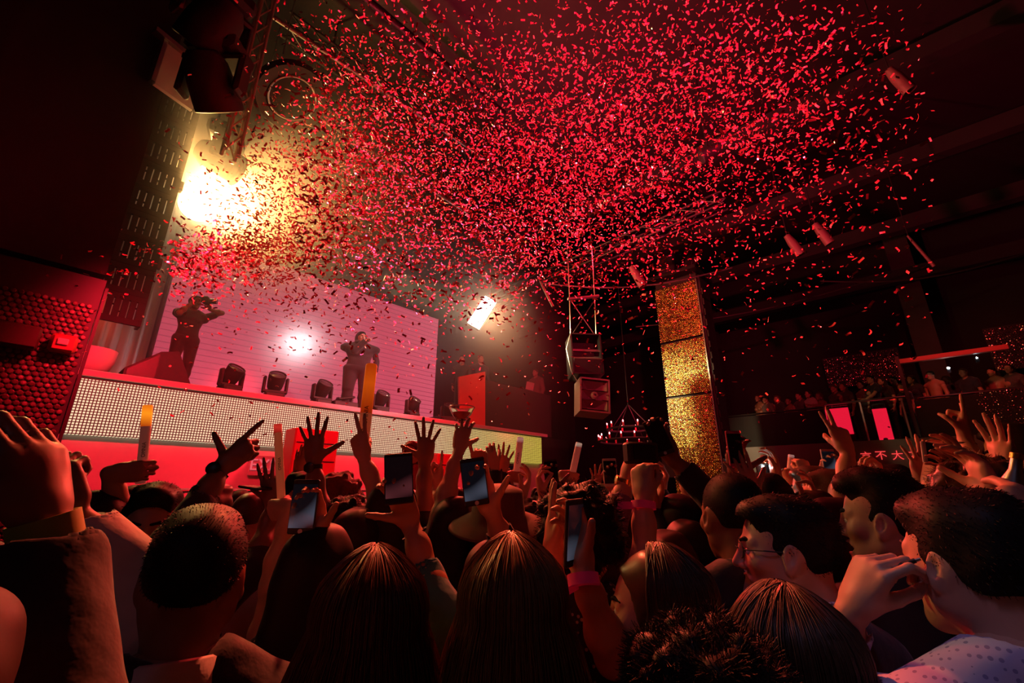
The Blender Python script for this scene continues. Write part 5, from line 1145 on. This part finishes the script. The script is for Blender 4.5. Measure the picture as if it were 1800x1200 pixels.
o, h, *_ = hand('b7', 'person filming with a white edged phone left of the gold watch', [dict(s='R', w=(1076, 866, 2.6), t=(1070, 826, 2.6), pose='phone', p='cam')]); phone(h['R'], 'phone with a light edge held up left of the gold watch', case=WHITEP, scr=SCR3)
o, h, *_ = hand('b8', 'person holding a tall dark phone up right of the gold pillar', [dict(s='R', w=(1297, 842, 1.95), t=(1292, 795, 1.95), pose='phone', p='cam')], zh=1.62); phone_at(at(1292, 789, 1.9), av((1281, 789), (1303, 789), 1.9, 1.92), UPV, 'tall dark phone with a pink edge standing up right of the gold pillar', .056, .135, SCR3, mat('pink_case', (.8, .12, .25), .5), ring=False)
o, h, *_ = hand('b9', 'person with a blurred red open hand beside the tall dark phone', [dict(s='L', w=(1328, 876, 1.9), t=(1306, 826, 1.9), pose='open', p='away')], skin='light'); band_on(o, h['L'][0], h['L'][1], GOLDW, 'bracelet', .031, .006, back=-.02)
o, h, *_ = hand('b10', 'person shining a white phone torch under the tall dark phone', [dict(s='R', w=(1284, 852, 2.6), t=(1288, 825, 2.6), pose='phone', p='cam')]); phone_at(at(1288, 832, 2.55), RT, UPV, 'phone shining a white torch below the tall dark phone', scr=SCR3, torch=True)
o, h, *_ = hand('b11', 'person shining a phone torch over the thick dark hair', [dict(s='R', w=(1352, 852, 3.0), t=(1345, 828, 3.0), pose='phone', p='cam')]); phone_at(at(1343, 838, 2.95), RT, UPV, 'phone shining a white torch over the thick dark hair', scr=SCR3, torch=True)
hand('b12', 'person with a hooked hand raised right of the two phone torches', [dict(s='R', w=(1366, 838, 2.9), t=(1358, 802, 2.9), pose='relax', p='left')], skin='light')
hand('b13', 'person holding a short pale foam stick in the middle distance on the right', [dict(s='R', A=(1388, 834, 3.3), ax=av((1387, 838), (1391, 798), 3.3), td=RT*.8+FH*.3, pose='grip')])
baton(at(1387, 842, 3.3), at(1391, 799, 3.3), .017, 'short pale foam stick raised right of the hooked hand', (1, .6, .5), .25, .12, word=None)
hand('b14', 'person with a raised fist right of the short pale foam stick', [dict(s='R', w=(1420, 840, 3.1), t=(1408, 808, 3.1), pose='fist', p='away')])
o, h, *_ = hand('b15', 'person filming with a pale phone below the raised crossed fingers', [dict(s='R', w=(1455, 848, 3.1), t=(1452, 816, 3.1), pose='phone', p='cam')]); phone(h['R'], 'pale lit phone held up left of the long bare forearm', case=WHITEP, scr=SCR1)
hand('b16', 'person raising a long bare forearm with two fingers before the balcony', [dict(s='R', w=(1491, 796, 2.4), t=(1472, 754, 2.4), pose='two', p='away', e=(1505, 865, 2.35))], skin='light', sleeve=.5, top=(.015, .012, .014), zh=1.72)
hand('b17', 'person holding up a small white tipped thing near the balcony exit sign', [dict(s='R', w=(1547, 856, 2.6), t=(1538, 822, 2.6), pose='grip', p='left')], skin='light')
o, h, *_ = hand('b18', 'person filming sideways with a pale phone in both hands on the right', [dict(s='L', w=(1634, 856, 2.2), t=(1646, 806, 2.2), pose='relax', p='right'), dict(s='R', w=(1700, 846, 2.2), t=(1682, 806, 2.2), pose='relax', p='left')], skin='light', zh=1.66); phone_at(at(1660, 800, 2.15), UPV+RT*.15, -RT*.95+UPV*.22, 'pale phone held sideways in two hands on the right', .075, .15, SCR3, WHITEP)
hand('b19', 'person with an upright hand left of the sideways phone', [dict(s='L', w=(1626, 852, 2.5), t=(1617, 815, 2.5), pose='open', p='away')], skin='light')
hand('b20', 'person with curled fingers under the sideways phone', [dict(s='R', w=(1683, 882, 1.9), t=(1674, 838, 1.9), pose='relax', p='left')], skin='light')
o, h, *_ = hand('b21', 'person raising a braceleted bare arm highest on the right before the sequin panel', [dict(s='R', w=(1697, 772, 2.5), t=(1692, 716, 2.5), pose='horns', p='left+away', e=(1718, 830, 2.45))], skin='light', sleeve=.45, top=(.012, .01, .012), zh=1.74); band_on(o, h['R'][0], h['R'][1], LEATH, 'bracelet', .029, .006, back=-.015)
hand('b22', 'person with a loosely hanging big hand right of the sideways phone', [dict(s='L', w=(1752, 878, 1.7), t=(1714, 812, 1.72), pose='relax', p='left+down')], skin='light', avox=.005, sleeve=.85, top=(.015, .012, .014))
o, h, *_ = hand('b23', 'person at the right edge with rings on a closed hand gripping a shiny bottle', [dict(s='R', A=(1776, 876, 1.55), ax=av((1776, 890), (1788, 800), 1.55), td=RT*.8+FH*.3, pose='grip')], skin='light', avox=.0045)
bo = thing('metallic_bottle', at(1781, 850, 1.55), 'shiny metallic bottle gripped at the right edge of the crowd', 'bottle'); b0 = at(1775, 905, 1.55); b1 = at(1788, 800, 1.55); L = np.linalg.norm(b1-b0); MB().lathe([(0, 0), (.02, 0), (.022, .01), (.022, L*.55), (.011, L*.75), (.01, L*.95), (0, L*.95)], b0, unit(b1-b0), 20).build('bottle_body', STEEL, bo); MB().lathe([(.0, 0), (.0125, 0), (.0125, .012), (0, .014)], b0+(b1-b0)*.94, unit(b1-b0), 16).build('cap', GOLD, bo)
hand('b24', 'person at the right edge holding crossed fingers up before the face in glasses', [dict(s='L', w=(1778, 838, 2.0), t=(1762, 792, 2.0), pose='open', p='left')], skin='light')
hand('b25', 'person with bent fingers raised beside the bearded man', [dict(s='R', w=(1406, 898, 2.2), t=(1422, 864, 2.2), pose='pinch', p='left')], skin='light')
hand('b26', 'person with two joined hands raised near the foot of the gold pillar', [dict(s='R', w=(1208, 868, 2.5), t=(1200, 838, 2.5), pose='flat', p='left')], skin='light')
hand('b27', 'person with a fist beside the raised white foam stick', [dict(s='L', w=(955, 872, 2.4), t=(946, 840, 2.4), pose='pinch', p='right')], skin='light')
hand('b28', 'person with a thin raised hand left of the wide brimmed hat', [dict(s='R', w=(768, 858, 2.4), t=(776, 818, 2.4), pose='point', p='left')], skin='light')

# ---- on the stage
p = onY(636, 593, 8.62); HOOD = (.012, .004, .009)
o, h, B, Hh = person('singer', 'heavy man in a dark hooded top singing into a microphone on the stage', ('w', p[0], 8.62, p[2]), look=-140, body=-158, skin='light', hair='fade', hc='black', top=HOOD, trousers=(.009, .004, .007), zf=3.23, wide=1.58, hvox=.0045, pitch=-4,
    arms=[dict(s='R', W=nd(p[0]-.06, 8.37, p[2]-.17), T=nd(p[0]+.12, 8.33, p[2]-.03), pose='grip', p=RT*.6-FH*.2+UPV*.3, loose=.035, vox=.006)])
V, Q = sdf_mesh([('e', (0, -.055, -.02), (.125, .12, .17), None, .02), ('e', (0, -.0, -.13), (.14, .13, .07), None, .04), ('E', (0, .05, .02), (.09, .13, .15), None, .02), ('E', (0, .0, -.03), (.085, .11, .15), None, .01)], .01); link('hood', quads_mesh('hood', Hh(V), Q, cloth(HOOD)), o)
mp = h['R'][0]+h['R'][1]*.08; mc = thing('microphone', mp, 'black microphone held to the mouth of the singer', 'microphone'); d = unit(nd(p[0]+.06, 8.5, p[2]-.06)-mp); MB().cyl(mp-d*.12, mp+d*.05, .016, 14).build('handle', BLACK, mc); MB().ball(mp+d*.07, .027, 12).build('mesh_head', DARKMETAL, mc)
p = onY(343, 532, 8.75)
o, h, B, Hh = person('cameraman', 'dark figure on the stage under the slotted tower holding a camera to the face', ('w', p[0], 8.75, p[2]), look=-110, body=-130, skin='brown', hair='short', hc='black', top=(.02, .012, .012), trousers=(.02, .012, .012), zf=3.23, wide=1.1, sleeve=.3,
    arms=[dict(s='R', W=nd(p[0]-.08, 8.5, p[2]-.1), T=nd(p[0]+.06, 8.42, p[2]+.02), pose='grip', p=-FH, e=(302, 560, 8.3), vox=.007), dict(s='L', W=nd(p[0]+.2, 8.62, p[2]-.1), T=nd(p[0]+.14, 8.5, p[2]+.02), pose='grip', p=-FH, e=(380, 555, 9.0), vox=.007)])
c = nd(p[0]+.1, 8.5, p[2]+.0); cm = thing('video_camera', c, 'black video camera held to the face of the dark figure on the stage', 'camera'); R = rotz(.9); MB().box(c, (.16, .1, .12), R, .015).build('camera_body', BLACK, cm); MB().cyl(c, c+R @ nd(.02, -.16, 0), .045, 18).build('lens', LENS, cm)
for px, py, Y, lk, kw, lab in ((812, 632, 8.95, 178, dict(skin='tan', hair='short', hc='black', top=(.02, .015, .02)), 'man in a dark top with folded arms behind the red booth panel'), (845, 631, 9.0, -150, dict(skin='light', hair='short', hc='brown', top=(.03, .04, .1), collar=(.8, .78, .8)), 'man in a navy jacket and white shirt behind the red booth panel'), (941, 655, 8.85, 140, dict(skin='light', hair='short', hc='brown', top=(.2, .1, .08)), 'man bending over the laptop at the dark booth counter')):
    q = onY(px, py, Y); person('dj'+str(px), lab, ('w', q[0], Y, q[2]), look=lk, body=lk, zf=3.5, hvox=.005, **kw)

# ---- guests on the balcony
bal = [(1332, 700, 16.9, 'long', 'guest with long dark hair at the left end of the balcony crowd'), (1346, 703, 16.7, 'short', 'guest second from the left end of the balcony crowd, dim'), (1366, 701, 17.1, 'short', 'guest in a pale top clapping near the left end of the balcony'), (1386, 706, 16.8, 'bun', 'guest with red lit cheek leaning behind the dark balcony rail'), (1404, 696, 17.2, 'short', 'tall dim guest behind the dark balcony rail'), (1421, 692, 16.6, 'long', 'guest in a light dress standing left of the glass railing'), (1440, 700, 16.5, 'bob', 'guest leaning over the end of the dark rail beside the glass'), (1466, 683, 17.0, 'short', 'guest behind the left pane of the balcony glass'), (1481, 680, 16.6, 'long', 'guest holding a drink behind the balcony glass'), (1510, 668, 17.2, 'long', 'guest with long hair just right of the balcony pier'), (1529, 665, 16.5, 'bun', 'woman in a sleeveless top leaning on the balcony hand rail'), (1549, 670, 16.7, 'long', 'woman with a bare shoulder facing left on the balcony'), (1570, 668, 17.1, 'short', 'dark guest behind the right end of the balcony glass'), (1585, 682, 16.6, 'bob', 'short guest at the right end of the balcony glass'), (1597, 652, 17.3, 'long', 'tall guest with dark hair under the red beam'), (1635, 658, 17.0, 'short', 'dim guest near the white torch on the balcony'), (1662, 668, 17.4, 'long', 'guest holding the bright white torch on the balcony'), (1693, 655, 17.2, 'short', 'dim guest between the two balcony torches'), (1738, 640, 17.6, 'short', 'dark guest before the sequin wall at the far right'), (1770, 640, 17.4, 'long', 'farthest right guest on the balcony')]
for i, (px, py, X, hr, lab) in enumerate(bal):
    p = onX(px, py, X); kw = {}
    if i in (6, 10): kw = dict(arms=[dict(s='L', W=nd(16.18, p[1]+.2, 4.17), T=nd(16.1, p[1]+.34, 4.2), pose='flat', p=nd(0, 0, -1), vox=.008)])
    if i in (2, 8): kw = dict(arms=[dict(s='R', W=nd(X-.36, p[1]+.05, 4.35), T=nd(X-.42, p[1]+.15, 4.48), pose='fist', p=nd(0, 1, 0), vox=.008)])
    person('bal'+str(i), lab, ('w', X, p[1], min(max(p[2], 4.46), 4.78)), sex='f' if hr in ('long', 'bun', 'bob') else 'm', look=100+random.uniform(-15, 15), body=100, hair=hr, hc=random.choice(['dark', 'black', 'brown']), skin=random.choice(['brown', 'tan']), top=random.choice([(.03, .02, .02), (.02, .02, .03), (.1, .07, .06)]) if i != 5 else (.5, .38, .3), trousers=(.02, .02, .02) if i != 5 else (.45, .34, .28), sleeve=.28 if i % 3 else None, zf=3.01, hvox=.009, avox=.009, face=False, **kw)
for px, py, X, lab in ((1668, 650, 16.6, 'white torch shining from the balcony right of the red beam post'), (1718, 632, 16.7, 'second smaller torch shining at the far right of the balcony')):
    p = onX(px, py, X); phone_at(p, nd(0, -1, 0), UPV, lab, scr=SCR3, torch=False, ring=False); q = bpy.data.objects[[o.name for o in bpy.data.objects if o.get('label') == lab][0]]; MB().ball(p+nd(-.02, 0, .05), .03 if px < 1700 else .018, 8).build('torch', emis('torch_far', (.8, 1, 1), 60), q)

# ---- the rest of the floor, dark heads between the others
taken = [(o.location.x, o.location.y) for o in PEOPLE.values()]; protos = []
for k, (sx, hr, hc_, sk, tp, lab) in enumerate((('m', 'short', 'black', 'tan', (.02, .015, .018), 'short haired man lost in the dark middle of the crowd'), ('f', 'long', 'dark', 'light', (.06, .02, .03), 'long haired woman lost in the dark middle of the crowd'), ('m', 'fade', 'dark', 'light', (.25, .18, .18), 'close cropped man in a pale top lost in the middle of the crowd'), ('f', 'curly', 'black', 'brown', (.03, .02, .02), 'curly haired woman lost in the dark middle of the crowd'), ('m', 'quiff', 'brown', 'light', (.02, .02, .04), 'brown haired man lost in the dark middle of the crowd'), ('f', 'bun', 'brown', 'tan', (.08, .03, .04), 'woman with tied up hair lost in the dark middle of the crowd'))):
    protos.append((sx, hr, hc_, sk, tp, lab))
made = {}; n = 0
for t in range(4000):
    if n >= 74: break
    D = 2.4+4.6*random.random()**.8; px = random.uniform(130, 1790); p = at(px, 858, D)
    if p[1] > 6.2 or p[0] > 15 or p[0] < .3 or any((p[0]-x)**2+(p[1]-y)**2 < .46**2 for x, y in taken): continue
    if 5.0 < p[0] < 14 and p[1] > 6.0: continue
    k = random.randrange(6); taken.append((p[0], p[1])); n += 1; sx, hr, hc_, sk, tp, lab = protos[k]
    if k not in made:
        o, *_ = person('fill'+str(k), lab, ('w', p[0], p[1], random.uniform(1.52, 1.6)), sex=sx, look=0, body=0, hair=hr, hc=hc_, skin=sk, top=tp, hvox=.007, group=lab.split(' lost')[0]+' in the crowd'); made[k] = o
        az0 = 0
    else:
        s = random.uniform(.95, 1.04); o = copy_tree(made[k], p*nd(1, 1, 0)); o.scale = (1, 1, s)
        sd = nd(4.3, 8.6)-p[:2]; o.rotation_euler = (0, 0, math.atan2(sd[1], sd[0])-YAW+random.uniform(-.2, .2))
print('WARN', WARN)
# ================================================================== paper confetti in the air
CF = mat('red_paper', (.9, .13, .18), .38, spec=.5); FOIL = mat('silver_foil', (.95, .8, .82), .22, 1.0)
def bits(n, seed):
    """where the paper hangs: a cloud drifting out from the stage over the crowd"""
    rs = np.random.default_rng(seed); P = []
    blobs = [((410, 448), (90, 30), .6, .1), ((590, 330), (95, 90), .0, .15), ((640, 160), (90, 110), .0, .1), ((820, 250), (150, 150), .0, .2), ((1000, 330), (140, 95), .0, .14), ((1100, 130), (200, 110), .0, .16), ((1300, 200), (170, 120), .0, .08), ((900, 440), (180, 50), 0, .05), ((620, 480), (170, 70), 0, .035), ((1400, 420), (220, 130), 0, .018), ((800, 600), (420, 120), 0, .02)]
    wts = np.array([b[3] for b in blobs]); wts /= wts.sum()
    while len(P) < n:
        b = blobs[rs.choice(len(blobs), p=wts)]; u, v = rs.normal(size=2); px = b[0][0]+b[1][0]*u; py = b[0][1]+b[1][1]*v-.25*b[1][0]*u*b[2]
        if not (-60 < px < 1640 and -60 < py < 800): continue
        if px < 300 and rs.random() < .8: continue
        near_stage = px < 520 and py > 260
        D = rs.uniform(5.0, 8.0) if near_stage else 3.2+6.3*rs.random()**.85
        p = at(px, py, D)
        if p[2] > 9.4 or p[1] > 9.5 or p[2] < 2.3: continue
        if p[1] > 7.6 and (p[0] < 1.0 or p[2] < 3.6): continue
        P.append((p, D))
    return P
def bit_geo(p, rs, s=1.0):
    d = unit(rs.normal(size=3)*nd(1, 1, .7)); x, y, z = frame(d, unit(rs.normal(size=3))); L, Wd = .047*s, .018*s; c = rs.normal(0, .004)
    vs = []
    for i in range(4):
        t = i/3-.5; o = y*(c*4*(t*t-.25)*2); vs += [p+z*L*t+x*Wd/2+o, p+z*L*t-x*Wd/2+o]
    return vs
fr = bits(27000, 5); fr.sort(key=lambda q: q[1]); rs = np.random.default_rng(3)
lab_red = 'curled strip of red paper confetti tumbling in the air'; lab_foil = 'strip of shiny silver confetti glinting in the air'
Fq = [(0, 1, 3, 2), (2, 3, 5, 4), (4, 5, 7, 6)]
for i, (p, D) in enumerate(fr[:300]):
    foil = rs.random() < .1; me = bpy.data.meshes.new('confetti_strip'); me.from_pydata([tuple(v-p) for v in bit_geo(p, rs)], [], Fq); me.materials.append(FOIL if foil else CF)
    o = link('confetti_strip', me); o.location = p; tag(o, lab_foil if foil else lab_red, 'confetti', 'silver confetti in the air' if foil else 'red confetti in the air')
for foil, nm, lab in ((False, 'confetti', 'dense cloud of red paper confetti filling the air over the crowd'), (True, 'foil_confetti', 'silver confetti glinting among the cloud of red paper')):
    V = []; Q = []
    for (p, D) in fr[300:]:
        if (rs.random() < .1) != foil: continue
        n = len(V); V += bit_geo(p, rs); Q += [tuple(a+n for a in f) for f in Fq]
    o = link(nm, quads_mesh(nm, np.array(V), np.array(Q), FOIL if foil else CF, False)); tag(o, lab, 'confetti', None, 'stuff')
